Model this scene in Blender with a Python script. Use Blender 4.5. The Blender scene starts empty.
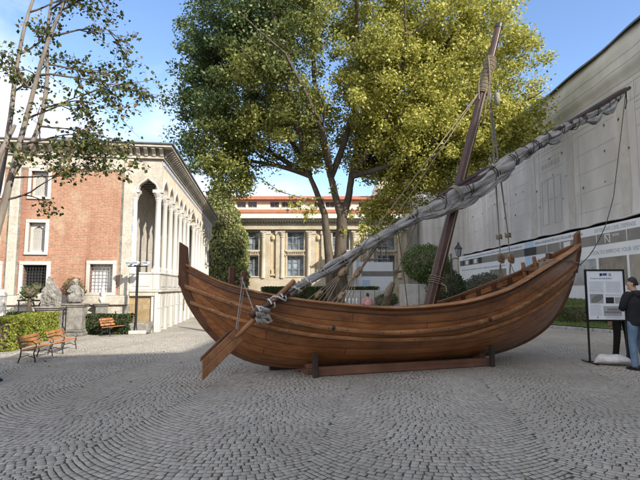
import bpy, bmesh, math, random
import numpy as np
from mathutils import Vector, Matrix

random.seed(7)
RNG = np.random.default_rng(11)
PI = math.pi
R = math.radians
scene = bpy.context.scene
COL = scene.collection


# ---------------------------------------------------------------- mesh helpers
class MB:
    def __init__(self):
        self.v = []
        self.f = []

    def add(self, vs, fs):
        o = len(self.v)
        self.v.extend([tuple(p) for p in vs])
        self.f.extend([tuple(i + o for i in f) for f in fs])

    def box(self, x0, x1, y0, y1, z0, z1):
        self.add([(x0, y0, z0), (x1, y0, z0), (x1, y1, z0), (x0, y1, z0),
                  (x0, y0, z1), (x1, y0, z1), (x1, y1, z1), (x0, y1, z1)],
                 [(0, 3, 2, 1), (4, 5, 6, 7), (0, 1, 5, 4), (1, 2, 6, 5), (2, 3, 7, 6), (3, 0, 4, 7)])

    def bar(self, p0, p1, w, h, up=(0, 0, 1)):
        p0 = Vector(p0); p1 = Vector(p1)
        d = (p1 - p0).normalized()
        u = Vector(up)
        s = d.cross(u)
        if s.length < 1e-4:
            s = d.cross(Vector((1, 0, 0)))
        s.normalize()
        u = s.cross(d).normalized()
        c = []
        for p in (p0, p1):
            for a, b in ((-1, -1), (1, -1), (1, 1), (-1, 1)):
                c.append(p + s * (a * w / 2) + u * (b * h / 2))
        self.add(c, [(0, 1, 2, 3), (7, 6, 5, 4), (0, 4, 5, 1), (1, 5, 6, 2), (2, 6, 7, 3), (3, 7, 4, 0)])

    def tube(self, pts, rad, seg=8, cap=True, flat=1.0, up=None, wob=0.0):
        pts = [Vector(p) for p in pts]
        n = len(pts)
        if not hasattr(rad, '__len__'):
            rad = [rad] * n
        vs = []
        prev = None
        for i, p in enumerate(pts):
            if i == 0:
                d = pts[1] - pts[0]
            elif i == n - 1:
                d = pts[-1] - pts[-2]
            else:
                d = pts[i + 1] - pts[i - 1]
            if d.length < 1e-9:
                d = Vector((0, 0, 1))
            d.normalize()
            if prev is None:
                a = Vector(up) if up else (Vector((0, 0, 1)) if abs(d.z) < .9 else Vector((1, 0, 0)))
                s = d.cross(a).normalized()
            else:
                s = prev - d * prev.dot(d)
                if s.length < 1e-6:
                    s = d.cross(Vector((0, 0, 1)))
                s.normalize()
            prev = s
            t = d.cross(s).normalized()
            for k in range(seg):
                a = 2 * PI * k / seg
                r = rad[i] * (1 + (random.uniform(-wob, wob) if wob else 0))
                vs.append(p + s * (math.cos(a) * r) + t * (math.sin(a) * r * flat))
        fs = []
        for i in range(n - 1):
            for k in range(seg):
                k2 = (k + 1) % seg
                fs.append((i * seg + k, i * seg + k2, (i + 1) * seg + k2, (i + 1) * seg + k))
        if cap:
            fs.append(tuple(range(seg - 1, -1, -1)))
            fs.append(tuple((n - 1) * seg + k for k in range(seg)))
        self.add(vs, fs)

    def loft(self, rings, cap=True):
        n = len(rings); m = len(rings[0])
        vs = [p for r in rings for p in r]
        fs = []
        for i in range(n - 1):
            for k in range(m):
                k2 = (k + 1) % m
                fs.append((i * m + k, i * m + k2, (i + 1) * m + k2, (i + 1) * m + k))
        if cap:
            fs.append(tuple(range(m - 1, -1, -1)))
            fs.append(tuple((n - 1) * m + k for k in range(m)))
        self.add(vs, fs)

    def strip(self, rows):
        """open grid of points"""
        n = len(rows); m = len(rows[0])
        vs = [p for r in rows for p in r]
        fs = []
        for i in range(n - 1):
            for k in range(m - 1):
                fs.append((i * m + k, i * m + k + 1, (i + 1) * m + k + 1, (i + 1) * m + k))
        self.add(vs, fs)

    def lathe(self, prof, c=(0, 0, 0), seg=16):
        rings = []
        for r, z in prof:
            rings.append([(c[0] + math.cos(2 * PI * k / seg) * r, c[1] + math.sin(2 * PI * k / seg) * r, c[2] + z)
                          for k in range(seg)])
        self.loft(rings)

    def prism(self, poly, fn, d0, d1):
        """poly of (a,b); fn(a,b,d)->xyz"""
        n = len(poly)
        vs = [fn(a, b, d0) for a, b in poly] + [fn(a, b, d1) for a, b in poly]
        fs = [tuple(range(n)), tuple(range(2 * n - 1, n - 1, -1))]
        for i in range(n):
            j = (i + 1) % n
            fs.append((i, i + n, j + n, j))
        self.add(vs, fs)

    def ball(self, c, rx, ry=None, rz=None, seg=12, rings=8):
        ry = rx if ry is None else ry
        rz = rx if rz is None else rz
        rr = []
        for i in range(rings + 1):
            a = -PI / 2 + PI * i / rings
            cr = max(math.cos(a), .02)
            rr.append([(c[0] + rx * cr * math.cos(2 * PI * k / seg), c[1] + ry * cr * math.sin(2 * PI * k / seg),
                        c[2] + rz * math.sin(a)) for k in range(seg)])
        self.loft(rr)

    def wall(self, x0, x1, z0, z1, holes, y=0.0, depth=0.3):
        """front wall face in the XZ plane at y, facing -y, with rectangular holes and reveals"""
        xs = sorted({x0, x1, *[h[0] for h in holes], *[h[1] for h in holes]})
        zs = sorted({z0, z1, *[h[2] for h in holes], *[h[3] for h in holes]})
        for i in range(len(xs) - 1):
            for j in range(len(zs) - 1):
                cx = (xs[i] + xs[i + 1]) / 2; cz = (zs[j] + zs[j + 1]) / 2
                if any(h[0] < cx < h[1] and h[2] < cz < h[3] for h in holes):
                    continue
                self.add([(xs[i], y, zs[j]), (xs[i + 1], y, zs[j]), (xs[i + 1], y, zs[j + 1]), (xs[i], y, zs[j + 1])],
                         [(0, 1, 2, 3)])
        for a, b, c, d in holes:
            q = [(a, c), (b, c), (b, d), (a, d)]
            for i in range(4):
                p, r = q[i], q[(i + 1) % 4]
                self.add([(p[0], y, p[1]), (r[0], y, r[1]), (r[0], y + depth, r[1]), (p[0], y + depth, p[1])],
                         [(0, 1, 2, 3)])
        q = [(x0, z0), (x1, z0), (x1, z1), (x0, z1)]
        for i in range(4):
            p, r = q[i], q[(i + 1) % 4]
            self.add([(p[0], y, p[1]), (r[0], y, r[1]), (r[0], y + depth, r[1]), (p[0], y + depth, p[1])], [(3, 2, 1, 0)])

    def build(self, name, mat, parent=None, smooth=False, bevel=0.0, bseg=1, label=None, sub=0, sharp=None):
        me = bpy.data.meshes.new(name)
        me.from_pydata(self.v, [], self.f)
        me.validate(verbose=False)
        bm = bmesh.new(); bm.from_mesh(me)
        bmesh.ops.recalc_face_normals(bm, faces=bm.faces)
        bm.to_mesh(me); bm.free()
        if smooth:
            me.polygons.foreach_set('use_smooth', [True] * len(me.polygons))
            me.set_sharp_from_angle(angle=R(sharp if sharp else 45))
        me.update()
        return link(name, me, mat, parent, bevel, bseg, label, sub)


def link(name, me, mat, parent=None, bevel=0.0, bseg=1, label=None, sub=0):
    o = bpy.data.objects.new(name, me)
    if mat is not None:
        for m in (mat if isinstance(mat, (list, tuple)) else [mat]):
            me.materials.append(m)
    COL.objects.link(o)
    if parent is not None:
        o.parent = parent
    if bevel:
        b = o.modifiers.new('bevel', 'BEVEL')
        b.width = bevel; b.segments = bseg; b.limit_method = 'ANGLE'; b.angle_limit = R(40)
    if sub:
        s = o.modifiers.new('sub', 'SUBSURF'); s.levels = sub; s.render_levels = sub
    if label:
        o['label'] = label
    return o


def tag(o, label, cat=None, group=None, kind=None):
    if label: o['label'] = label
    if cat: o['category'] = cat
    if group: o['group'] = group
    if kind: o['kind'] = kind
    return o


def thing(name, label, cat, loc=(0, 0, 0), rz=0.0, group=None):
    o = bpy.data.objects.new(name, None)
    o.empty_display_size = .2
    COL.objects.link(o)
    o.location = loc
    o.rotation_euler = (0, 0, rz)
    return tag(o, label, cat, group)


KIDS = {}


def children(o):
    return [c for c in bpy.data.objects if c.parent == o]


def copy_tree(o, parent=None):
    c = o.copy()
    COL.objects.link(c)
    if parent is not None:
        c.parent = parent
    for ch in children(o):
        copy_tree(ch, c)
    return c


def quick_mesh(name, V, F4, mat, parent=None, smooth=False):
    """numpy verts Nx3, quads Mx4"""
    me = bpy.data.meshes.new(name)
    n, m = len(V), len(F4)
    me.vertices.add(n)
    me.vertices.foreach_set('co', np.ascontiguousarray(V, dtype=np.float32).ravel())
    me.loops.add(m * 4)
    me.loops.foreach_set('vertex_index', np.ascontiguousarray(F4, dtype=np.int32).ravel())
    me.polygons.add(m)
    me.polygons.foreach_set('loop_start', np.arange(0, m * 4, 4, dtype=np.int32))
    me.polygons.foreach_set('loop_total', np.full(m, 4, dtype=np.int32))
    if smooth:
        me.polygons.foreach_set('use_smooth', [True] * m)
    me.update(calc_edges=True)
    me.validate(verbose=False)
    return link(name, me, mat, parent)


def pchip(xs, ys):
    n = len(xs)
    h = [xs[i + 1] - xs[i] for i in range(n - 1)]
    d = [(ys[i + 1] - ys[i]) / h[i] for i in range(n - 1)]
    m = [0.0] * n
    for i in range(1, n - 1):
        if d[i - 1] * d[i] > 0:
            w1 = 2 * h[i] + h[i - 1]; w2 = h[i] + 2 * h[i - 1]
            m[i] = (w1 + w2) / (w1 / d[i - 1] + w2 / d[i])
    m[0] = d[0]; m[-1] = d[-1]

    def f(x):
        if x <= xs[0]: return ys[0]
        if x >= xs[-1]: return ys[-1]
        i = 0
        while x > xs[i + 1]: i += 1
        t = (x - xs[i]) / h[i]
        return ((1 + 2 * t) * (1 - t) ** 2 * ys[i] + t * (1 - t) ** 2 * h[i] * m[i]
                + t * t * (3 - 2 * t) * ys[i + 1] + t * t * (t - 1) * h[i] * m[i + 1])
    return f


# ---------------------------------------------------------------- materials
class NT:
    def __init__(self, name):
        self.m = bpy.data.materials.new(name)
        self.m.use_nodes = True
        self.t = self.m.node_tree
        self.bsdf = self.t.nodes['Principled BSDF']
        self.out = self.t.nodes['Material Output']

    def n(self, typ, **kw):
        x = self.t.nodes.new(typ)
        for k, v in kw.items():
            if hasattr(x, k) and not isinstance(getattr(type(x), k, None), type(None)) or hasattr(x, k):
                setattr(x, k, v)
        return x

    def l(self, a, b):
        self.t.links.new(a, b)

    def coord(self, kind='Object', scale=(1, 1, 1), rot=(0, 0, 0)):
        tc = self.n('ShaderNodeTexCoord')
        mp = self.n('ShaderNodeMapping')
        mp.inputs['Scale'].default_value = scale
        mp.inputs['Rotation'].default_value = rot
        self.l(tc.outputs[kind], mp.inputs['Vector'])
        return mp.outputs['Vector']

    def noise(self, vec, scale, detail=5, rough=.55, dist=0):
        x = self.n('ShaderNodeTexNoise')
        x.inputs['Scale'].default_value = scale
        x.inputs['Detail'].default_value = detail
        x.inputs['Roughness'].default_value = rough
        x.inputs['Distortion'].default_value = dist
        if vec is not None:
            self.l(vec, x.inputs['Vector'])
        return x.outputs['Fac']

    def ramp(self, fac, stops, interp='LINEAR'):
        x = self.n('ShaderNodeValToRGB')
        x.color_ramp.interpolation = interp
        e = x.color_ramp.elements
        while len(e) < len(stops):
            e.new(.5)
        for el, (p, c) in zip(e, stops):
            el.position = p
            el.color = (*c, 1) if len(c) == 3 else c
        self.l(fac, x.inputs['Fac'])
        return x.outputs['Color']

    def mix(self, a, b, fac, mode='MIX'):
        x = self.n('ShaderNodeMix', data_type='RGBA', blend_type=mode)
        for s, v in ((x.inputs[6], a), (x.inputs[7], b), (x.inputs[0], fac)):
            if isinstance(v, (int, float)):
                s.default_value = v
            elif isinstance(v, (tuple, list)):
                s.default_value = (*v, 1) if len(v) == 3 else v
            else:
                self.l(v, s)
        return x.outputs[2]

    def math(self, op, a, b=None):
        x = self.n('ShaderNodeMath', operation=op)
        for i, v in enumerate((a, b)):
            if v is None: continue
            if isinstance(v, (int, float)): x.inputs[i].default_value = v
            else: self.l(v, x.inputs[i])
        return x.outputs[0]

    def bump(self, h, strength=.3, dist=.01):
        x = self.n('ShaderNodeBump')
        x.inputs['Strength'].default_value = strength
        x.inputs['Distance'].default_value = dist
        self.l(h, x.inputs['Height'])
        self.l(x.outputs['Normal'], self.bsdf.inputs['Normal'])

    def fin(self, col, rough=.7, spec=.3, **kw):
        b = self.bsdf
        if isinstance(col, (tuple, list)):
            b.inputs['Base Color'].default_value = (*col, 1)
        else:
            self.l(col, b.inputs['Base Color'])
        if isinstance(rough, (int, float)):
            b.inputs['Roughness'].default_value = rough
        else:
            self.l(rough, b.inputs['Roughness'])
        b.inputs['Specular IOR Level'].default_value = spec
        for k, v in kw.items():
            b.inputs[k].default_value = v
        return self.m


def m_noise(name, c1, c2, scale=4, rough=.75, bump=.25, bdist=.01, stretch=(1, 1, 1), detail=6, spec=.3,
            lo=.35, hi=.65, c3=None, scale2=.6, coord='Object', **kw):
    t = NT(name)
    v = t.coord(coord, stretch)
    f = t.noise(v, scale, detail)
    c = t.ramp(f, [(lo, c1), (hi, c2)])
    if c3:
        g = t.noise(v, scale2, 4)
        c = t.mix(c, c3, t.ramp(g, [(.45, (0, 0, 0)), (.7, (1, 1, 1))]))
    if bump:
        t.bump(t.noise(v, scale * 3, 5), bump, bdist)
    return t.fin(c, rough, spec, **kw)


def m_island(name, stops, rough=.6, spec=.3, transl=0.0, noise=None, bump=0):
    """colour by random per island (each stone / leaf its own)"""
    t = NT(name)
    g = t.n('ShaderNodeNewGeometry')
    c = t.ramp(g.outputs['Random Per Island'], stops)
    if noise:
        sc, c2, lo, hi = noise
        v = t.coord('Object')
        f = t.noise(v, sc, 3)
        c = t.mix(c, c2, t.ramp(f, [(lo, (0, 0, 0)), (hi, (1, 1, 1))]))
    t.fin(c, rough, spec)
    if bump:
        t.bump(t.noise(t.coord('Object'), 60, 4), bump, .004)
    if transl:
        tr = t.n('ShaderNodeBsdfTranslucent')
        t.l(c, tr.inputs['Color'])
        mx = t.n('ShaderNodeMixShader')
        mx.inputs[0].default_value = transl
        t.l(t.bsdf.outputs[0], mx.inputs[1]); t.l(tr.outputs[0], mx.inputs[2])
        t.l(mx.outputs[0], t.out.inputs['Surface'])
    return t.m


def m_brick(name, c1, c2, mortar, bw, bh, ms, rough=.85, bias=0.0, patch=None, bump=.4, offset=.5, axes='xz', dirt=None,
            spec=.2):
    t = NT(name)
    tc = t.n('ShaderNodeTexCoord')
    sp = t.n('ShaderNodeSeparateXYZ'); t.l(tc.outputs['Object'], sp.inputs[0])
    cb = t.n('ShaderNodeCombineXYZ')
    if axes == 'xz':
        t.l(t.math('ADD', sp.outputs[0], sp.outputs[1]), cb.inputs[0])
        t.l(sp.outputs[2], cb.inputs[1])
    else:
        t.l(sp.outputs[0], cb.inputs[0]); t.l(sp.outputs[1], cb.inputs[1])
    b = t.n('ShaderNodeTexBrick')
    b.offset = offset
    b.inputs['Color1'].default_value = (*c1, 1)
    b.inputs['Color2'].default_value = (*c2, 1)
    b.inputs['Mortar'].default_value = (*mortar, 1)
    b.inputs['Scale'].default_value = 1
    b.inputs['Mortar Size'].default_value = ms
    b.inputs['Mortar Smooth'].default_value = .3
    b.inputs['Bias'].default_value = bias
    b.inputs['Brick Width'].default_value = bw
    b.inputs['Row Height'].default_value = bh
    t.l(cb.outputs[0], b.inputs['Vector'])
    c = b.outputs['Color']
    v = t.coord('Object')
    if patch:
        f = t.noise(v, patch[1], 5)
        c = t.mix(c, patch[0], t.ramp(f, [(patch[2], (0, 0, 0)), (patch[3], (1, 1, 1))]))
    f2 = t.noise(v, 12, 4)
    c = t.mix(c, t.ramp(f2, [(.3, (.72, .72, .72)), (.7, (1.12, 1.12, 1.12))]), .8, 'MULTIPLY')
    if dirt:
        c = t.mix(c, dirt[0], t.ramp(t.noise(t.coord('Object', (1, 1, .3)), dirt[1], 6), [(dirt[2], (0, 0, 0)), (dirt[3], (1, 1, 1))]))
    t.bump(t.math('ADD', t.math('MULTIPLY', b.outputs['Fac'], -1.0), t.math('MULTIPLY', f2, .4)), bump, .008)
    return t.fin(c, rough, spec)


def m_wood(name, dark, light, scale=1.0, rough=.45, axis=0, spec=.4, seams=None, coat=0.0, worn=None):
    t = NT(name)
    st = [14, 14, 14]; st[axis] = .7
    v = t.coord('Object', tuple(s * scale for s in st))
    f = t.noise(v, 1.0, 8, .65, .6)
    c = t.ramp(f, [(.28, dark), (.72, light)])
    v2 = t.coord('Object')
    g = t.noise(v2, 1.7 * scale, 5)
    c = t.mix(c, t.ramp(g, [(.3, (.55, .5, .48)), (.7, (1.25, 1.2, 1.15))]), .85, 'MULTIPLY')
    if worn:
        w = t.noise(t.coord('Object', (3, 9, 9)), 1.3, 6)
        c = t.mix(c, worn, t.ramp(w, [(.55, (0, 0, 0)), (.75, (.8, .8, .8))]))
    h = f
    if seams:
        uvn = t.n('ShaderNodeUVMap')
        b = t.n('ShaderNodeTexBrick')
        b.inputs['Scale'].default_value = 1
        b.inputs['Brick Width'].default_value = seams[0]
        b.inputs['Row Height'].default_value = seams[1]
        b.inputs['Mortar Size'].default_value = seams[2]
        b.inputs['Mortar Smooth'].default_value = .2
        b.inputs['Color1'].default_value = (.72, .7, .68, 1)
        b.inputs['Color2'].default_value = (1.15, 1.12, 1.1, 1)
        b.inputs['Mortar'].default_value = (.22, .2, .19, 1)
        t.l(uvn.outputs[0], b.inputs['Vector'])
        c = t.mix(c, b.outputs['Color'], .9, 'MULTIPLY')
        h = t.math('ADD', t.math('MULTIPLY', b.outputs['Fac'], -2.0), f)
    t.bump(h, .35, .006)
    r = t.ramp(g, [(.3, (rough - .12,) * 3), (.7, (rough + .15,) * 3)])
    m = t.fin(c, r, spec)
    if coat:
        t.bsdf.inputs['Coat Weight'].default_value = coat
        t.bsdf.inputs['Coat Roughness'].default_value = .25
    return m


def m_plain(name, c, rough=.6, spec=.3, var=.12, scale=8, metallic=0.0, bump=.08):
    c1 = tuple(x * (1 - var) for x in c); c2 = tuple(min(1, x * (1 + var)) for x in c)
    return m_noise(name, c1, c2, scale, rough, bump, .004, spec=spec, Metallic=metallic)


M = {}
M['joint'] = m_noise('joint_soil', (.045, .041, .033), (.09, .082, .066), 6, .95, .4, .01, c3=(.045, .055, .025), scale2=.8)
M['sett'] = m_island('granite_sett', [(0, (.305, .28, .238)), (.4, (.335, .309, .266)), (.8, (.36, .333, .29)), (1, (.40, .373, .33))],
                     .72, .35, noise=(.35, (.235, .216, .182), .42, .75), bump=.22)
M['paving'] = m_brick('far_paving', (.22, .22, .225), (.28, .28, .28), (.1, .1, .095), .11, .1, .008, axes='xy')
M['grass'] = m_island('grass_blade', [(0, (.07, .11, .025)), (.6, (.11, .16, .04)), (1, (.18, .20, .07))], .6, .2, .3)
M['lawn'] = m_noise('lawn_soil', (.075, .11, .03), (.11, .15, .045), 3, .9, .5, .03, c3=(.09, .085, .04))
M['kerb'] = m_noise('kerb_stone', (.25, .25, .245), (.36, .355, .345), 5, .8, .4)
M['brick'] = m_brick('old_brick', (.35, .170, .105), (.43, .222, .145), (.40, .32, .24), .22, .062, .008,
                     patch=((.46, .35, .24), .6, .52, .66), bump=.5, dirt=((.24, .10, .065), 1.1, .5, .78))
M['stone'] = m_brick('pale_stone', (.47, .43, .36), (.56, .515, .435), (.38, .34, .28), .7, .32, .004, patch=((.40, .36, .29), 1.3, .5, .72), bump=.2,
                     dirt=((.27, .245, .205), 2.2, .54, .8))
M['marble'] = m_noise('white_marble', (.50, .48, .44), (.64, .62, .585), 2.2, .45, .1, .004, c3=(.42, .395, .345), scale2=1.1, stretch=(1, 1, .35))
M['marble_grey'] = m_noise('veined_marble', (.36, .40, .48), (.62, .64, .68), 9, .4, .1, .003, stretch=(1, 1, .4))
M['greystone'] = m_noise('weathered_stone', (.17, .16, .145), (.31, .295, .265), 6, .85, .6, .02, c3=(.12, .115, .10), scale2=2)
M['rubble'] = m_brick('tan_rubble', (.30, .215, .115), (.38, .285, .16), (.3, .24, .16), .34, .2, .012, bump=.6, patch=((.3, .2, .1), 2.5, .52, .7))
M['lead'] = m_noise('lead_roof', (.10, .105, .115), (.16, .165, .175), 3, .6, .2)
M['dark'] = m_noise('dark_recess', (.018, .017, .018), (.03, .028, .028), 5, .7, .1)
M['tile'] = m_brick('roof_tile', (.42, .15, .08), (.52, .21, .12), (.22, .08, .05), .3, .16, .02, axes='xz', bump=.6)
M['sand'] = m_brick('ochre_stone', (.46, .40, .305), (.53, .47, .365), (.36, .31, .235), 1.1, .5, .006, patch=((.37, .31, .215), .7, .48, .75), bump=.25)
M['cream'] = m_noise('cream_plaster', (.54, .50, .42), (.63, .59, .50), 2, .8, .15)
M['iron'] = m_plain('black_iron', (.02, .02, .022), .45, .5)
M['black'] = m_plain('black_paint', (.012, .012, .013), .35, .5)
M['white'] = m_plain('white_paint', (.76, .77, .78), .5, .3, .04)
M['rope'] = m_noise('hemp_rope', (.15, .12, .085), (.29, .24, .17), 40, .9, .7, .006)
M['ropeg'] = m_noise('grey_rope', (.19, .175, .15), (.32, .30, .26), 40, .9, .7, .006)
M['canvas'] = m_noise('grey_canvas', (.25, .241, .226), (.375, .362, .338), 3, .85, .6, .02, stretch=(1, 3, 3), c3=(.235, .228, .215), scale2=.9)
M['cordd'] = m_plain('dark_cord', (.05, .045, .04), .85, .2)
M['hull'] = m_wood('varnished_hull_planks', (.20, .074, .023), (.47, .195, .06), .9, .36, 0, .5, (2.9, .165, .007), .35, worn=(.30, .16, .075))
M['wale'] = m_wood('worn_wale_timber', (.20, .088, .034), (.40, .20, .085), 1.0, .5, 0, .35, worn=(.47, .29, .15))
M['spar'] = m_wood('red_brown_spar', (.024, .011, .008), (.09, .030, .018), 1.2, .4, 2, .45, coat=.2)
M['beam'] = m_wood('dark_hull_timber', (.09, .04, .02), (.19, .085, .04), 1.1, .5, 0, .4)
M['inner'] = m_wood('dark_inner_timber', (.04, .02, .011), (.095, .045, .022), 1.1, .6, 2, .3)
M['beamz'] = m_wood('dark_post_timber', (.08, .036, .02), (.18, .08, .04), 1.1, .5, 2, .4)
M['oar'] = m_wood('oar_timber', (.17, .075, .032), (.36, .175, .08), 1.0, .45, 2, .4)
M['slat'] = m_wood('orange_bench_slat', (.36, .155, .06), (.52, .25, .105), 1.2, .5, 1, .4)
M['blockw'] = m_wood('pulley_wood', (.20, .135, .08), (.34, .24, .14), 2, .5, 2, .3)
M['mesh'] = m_noise('scaffold_sheet', (.50, .487, .47), (.60, .586, .568), .8, .9, .35, .03, c3=(.44, .427, .41), scale2=.35, stretch=(1, 1, .5))
M['meshw'] = m_noise('pale_scaffold_sheet', (.62, .585, .52), (.70, .665, .60), .7, .9, .35, .03, c3=(.56, .525, .46), scale2=.3, stretch=(1, 1, .5))
M['print'] = m_noise('facade_print', (.46, .437, .41), (.54, .513, .48), 2, .9, .1)
M['printd'] = m_noise('facade_print_line', (.41, .395, .375), (.48, .465, .445), 2, .9, .1)
M['board'] = m_noise('hoarding_white', (.70, .73, .78), (.76, .785, .83), .8, .45, .05)
M['boardg'] = m_noise('hoarding_grey_print', (.19, .185, .175), (.24, .23, .215), 1, .5, .05)
M['boardk'] = m_plain('dark_print_and_gap_shade', (.03, .032, .035), .5)
M['boardb'] = m_plain('hoarding_blue_print', (.45, .60, .80), .5)
M['inkg'] = m_plain('grey_ink', (.30, .33, .37), .6)
M['inkw'] = m_plain('white_ink', (.7, .7, .7), .6)
M['poster'] = m_plain('poster_paper', (.74, .78, .84), .35, .4, .03)
M['bark'] = m_noise('plane_bark', (.05, .04, .03), (.105, .085, .063), 3, .9, .8, .03, stretch=(2, 2, .6), c3=(.12, .10, .075), scale2=.9)
M['barkp'] = m_noise('pale_bark', (.13, .108, .088), (.25, .215, .18), 4, .85, .6, .02, stretch=(2, 2, .5), c3=(.2, .17, .14), scale2=1.5)
M['twig'] = m_noise('twig', (.07, .055, .04), (.13, .10, .075), 8, .9, .3)
M['concrete'] = m_noise('planter_concrete', (.30, .295, .28), (.40, .39, .37), 3, .85, .3)

# ---------------------------------------------------------------- ground
def fnoise(x, y, s=1.0):
    return (np.sin(x * 1.3 * s + 2.1 * np.sin(y * .7 * s)) + np.sin(y * 1.7 * s + 1.3 * np.sin(x * .9 * s + 1))) * .5


def make_ground():
    mb = MB()
    mb.add([(-160, -60, -.0045), (160, -60, -.0045), (160, 260, -.0045), (-160, 260, -.0045)], [(0, 1, 2, 3)])
    o = mb.build('ground', M['joint']); o['kind'] = 'structure'
    mb = MB()
    mb.add([(-40, 33.95, 0), (15, 33.95, 0), (15, 54, 0), (-40, 54, 0)], [(0, 1, 2, 3)])
    o = mb.build('far_plaza_paving', M['paving']); o['kind'] = 'structure'
    # hand-cut setts laid in segmental arcs, every stone its own little block
    W = 2.25; r = .081; Rr = W / 2 / math.sin(R(47)); th_max = R(47)
    ang = R(-9)
    ca, sa = math.cos(ang), math.sin(ang)
    cx, cy, th, wj = [], [], [], []
    ncol = 22
    for i in range(-ncol, ncol + 1):
        for j in range(-70, 530):
            n = 31 + (j % 2)
            t = np.linspace(-th_max, th_max, n, endpoint=False) + th_max / n
            t = t + RNG.uniform(-.0035, .0035, n) + RNG.uniform(-.02, .02)
            p = Rr * np.sin(t) + i * W + .35
            q = j * r + Rr * (1 - np.cos(t)) + (i % 2) * .04
            x = p * ca - q * sa; y = p * sa + q * ca + .15
            ok = (y > 2.6) & (y < 34) & (np.abs(x) < .70 * y + 2.6) & (x < 13.5) & (x > -10.5 - .1 * y)
            # not under the lawn, not under the kiosk
            ok &= ~((x - 9.25) * .873 + (y - 19.55) * .487 > .05) | (y < 13)
            kx = (x + 5.96) * .9923 + (y - 17.79) * .1236
            ky = -(x + 5.96) * .1236 + (y - 17.79) * .9923
            ok &= ~((kx < 0) & (ky > 0))
            x, y, tt = x[ok], y[ok], t[ok]
            cx.append(x); cy.append(y); th.append(tt)
    cx = np.concatenate(cx); cy = np.concatenate(cy); th = np.concatenate(th)
    N = len(cx)
    a = .0372 + RNG.uniform(-.004, .003, N)
    b = (r * np.cos(th)) / 2 - .0058 + RNG.uniform(-.003, .002, N)
    tx = np.cos(th + ang); ty = np.sin(th + ang)
    nx, ny = -ty, tx
    cx = cx + RNG.uniform(-.002, .002, N); cy = cy + RNG.uniform(-.002, .002, N)
    zc = RNG.uniform(-.0008, .0014, N) + .0008 * fnoise(cx, cy, .6)
    tilt = RNG.uniform(-.02, .02, (N, 2))
    V = np.zeros((N, 12, 3), np.float32)
    sg = [(-1, -1), (1, -1), (1, 1), (-1, 1)]
    for lev, (ins, dz) in enumerate(((.005, 0.0), (.001, -.003), (0.0, -.012))):
        for k, (u, v) in enumerate(sg):
            ju = RNG.uniform(-.003, .003, N); jv = RNG.uniform(-.003, .003, N)
            uu = u * (a - ins) + ju; vv = v * (b - ins * .9) + jv
            V[:, lev * 4 + k, 0] = cx + tx * uu + nx * vv
            V[:, lev * 4 + k, 1] = cy + ty * uu + ny * vv
            V[:, lev * 4 + k, 2] = zc + dz + tilt[:, 0] * uu + tilt[:, 1] * vv
    F = [(0, 1, 2, 3)]
    for lev in (0, 4):
        for k in range(4):
            k2 = (k + 1) % 4
            F.append((lev + 4 + k, lev + 4 + k2, lev + k2, lev + k))
    F = np.array(F, np.int32)
    FF = (F[None] + (np.arange(N) * 12)[:, None, None]).reshape(-1, 4)
    o = quick_mesh('cobblestone_paving', V.reshape(-1, 3), FF, M['sett'])
    o['kind'] = 'structure'
    print('SETTS', N)


make_ground()


def lawn_z(x, y):
    d = (x - 9.25) * .873 + (y - 19.55) * .487
    return .11 + max(0, min(d, 9)) * .095 + .02 * math.sin(x * 2.1 + y)


def make_lawn():
    mb = MB()
    rows = []
    for i in range(29):
        y = 11.5 + i * 1.5
        xk = 9.25 - (y - 19.55) * .558
        if y > 20.5: xk = 8.73
        x1 = 15.25
        rows.append([(xk + .14 + (x1 - xk - .14) * k / 12, y, lawn_z(xk + .14 + (x1 - xk - .14) * k / 12, y)) for k in range(13)])
    mb.strip(rows)
    o = mb.build('lawn', M['lawn'], smooth=True); o['kind'] = 'structure'
    # blades
    n = 26000
    y = 12 + RNG.random(n) ** 1.3 * 26
    xk = np.where(y > 20.5, 8.73, 9.25 - (y - 19.55) * .558) + .16
    x = xk + (15.1 - xk) * RNG.random(n)
    d = np.clip((x - 9.25) * .873 + (y - 19.55) * .487, 0, 9)
    z = .105 + d * .095
    h = RNG.uniform(.04, .10, n); a = RNG.uniform(0, PI, n); w = .012
    lean = RNG.uniform(-.04, .04, (n, 2))
    V = np.zeros((n, 4, 3))
    c, s = np.cos(a) * w, np.sin(a) * w
    V[:, 0] = np.stack([x - c, y - s, z], 1); V[:, 1] = np.stack([x + c, y + s, z], 1)
    V[:, 2] = np.stack([x + c * .3 + lean[:, 0], y + s * .3 + lean[:, 1], z + h], 1)
    V[:, 3] = np.stack([x - c * .3 + lean[:, 0], y - s * .3 + lean[:, 1], z + h], 1)
    o = quick_mesh('lawn_grass', V.reshape(-1, 3), np.arange(n * 4).reshape(-1, 4), M['grass'])
    tag(o, 'short green grass of the lawn below the white hoarding', 'grass', kind='stuff')
    # kerb of single stones
    mb = MB()
    p = Vector((12.9, 13.0, 0)); q = Vector((8.73, 20.5, 0)); d = (q - p).normalized()
    L = (q - p).length; t = 0
    while t < L - .3:
        l = random.uniform(.4, .75)
        a = p + d * t; b = p + d * min(L, t + l - .02)
        mb.bar(a + Vector((0, 0, .055)), b + Vector((0, 0, .055 + random.uniform(-.01, .01))), .15, .13 + random.uniform(-.015, .015))
        t += l
    t = 0
    while t < 16:
        l = random.uniform(.4, .75)
        mb.bar((8.73, 20.5 + t, .055), (8.73, 20.5 + t + l - .02, .055), .15, .13)
        t += l
    o = mb.build('kerb', M['kerb'], bevel=.02, bseg=2); o['kind'] = 'structure'


make_lawn()


# ---------------------------------------------------------------- tiled kiosk (left)
def ogee(u):
    """pointed arch height 0..1 for u in 0..1"""
    x = abs(2 * u - 1)
    return (1 - x ** 2.2) ** .62 * .74 + .26 * max(0, 1 - x / .5) ** 1.6


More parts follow.
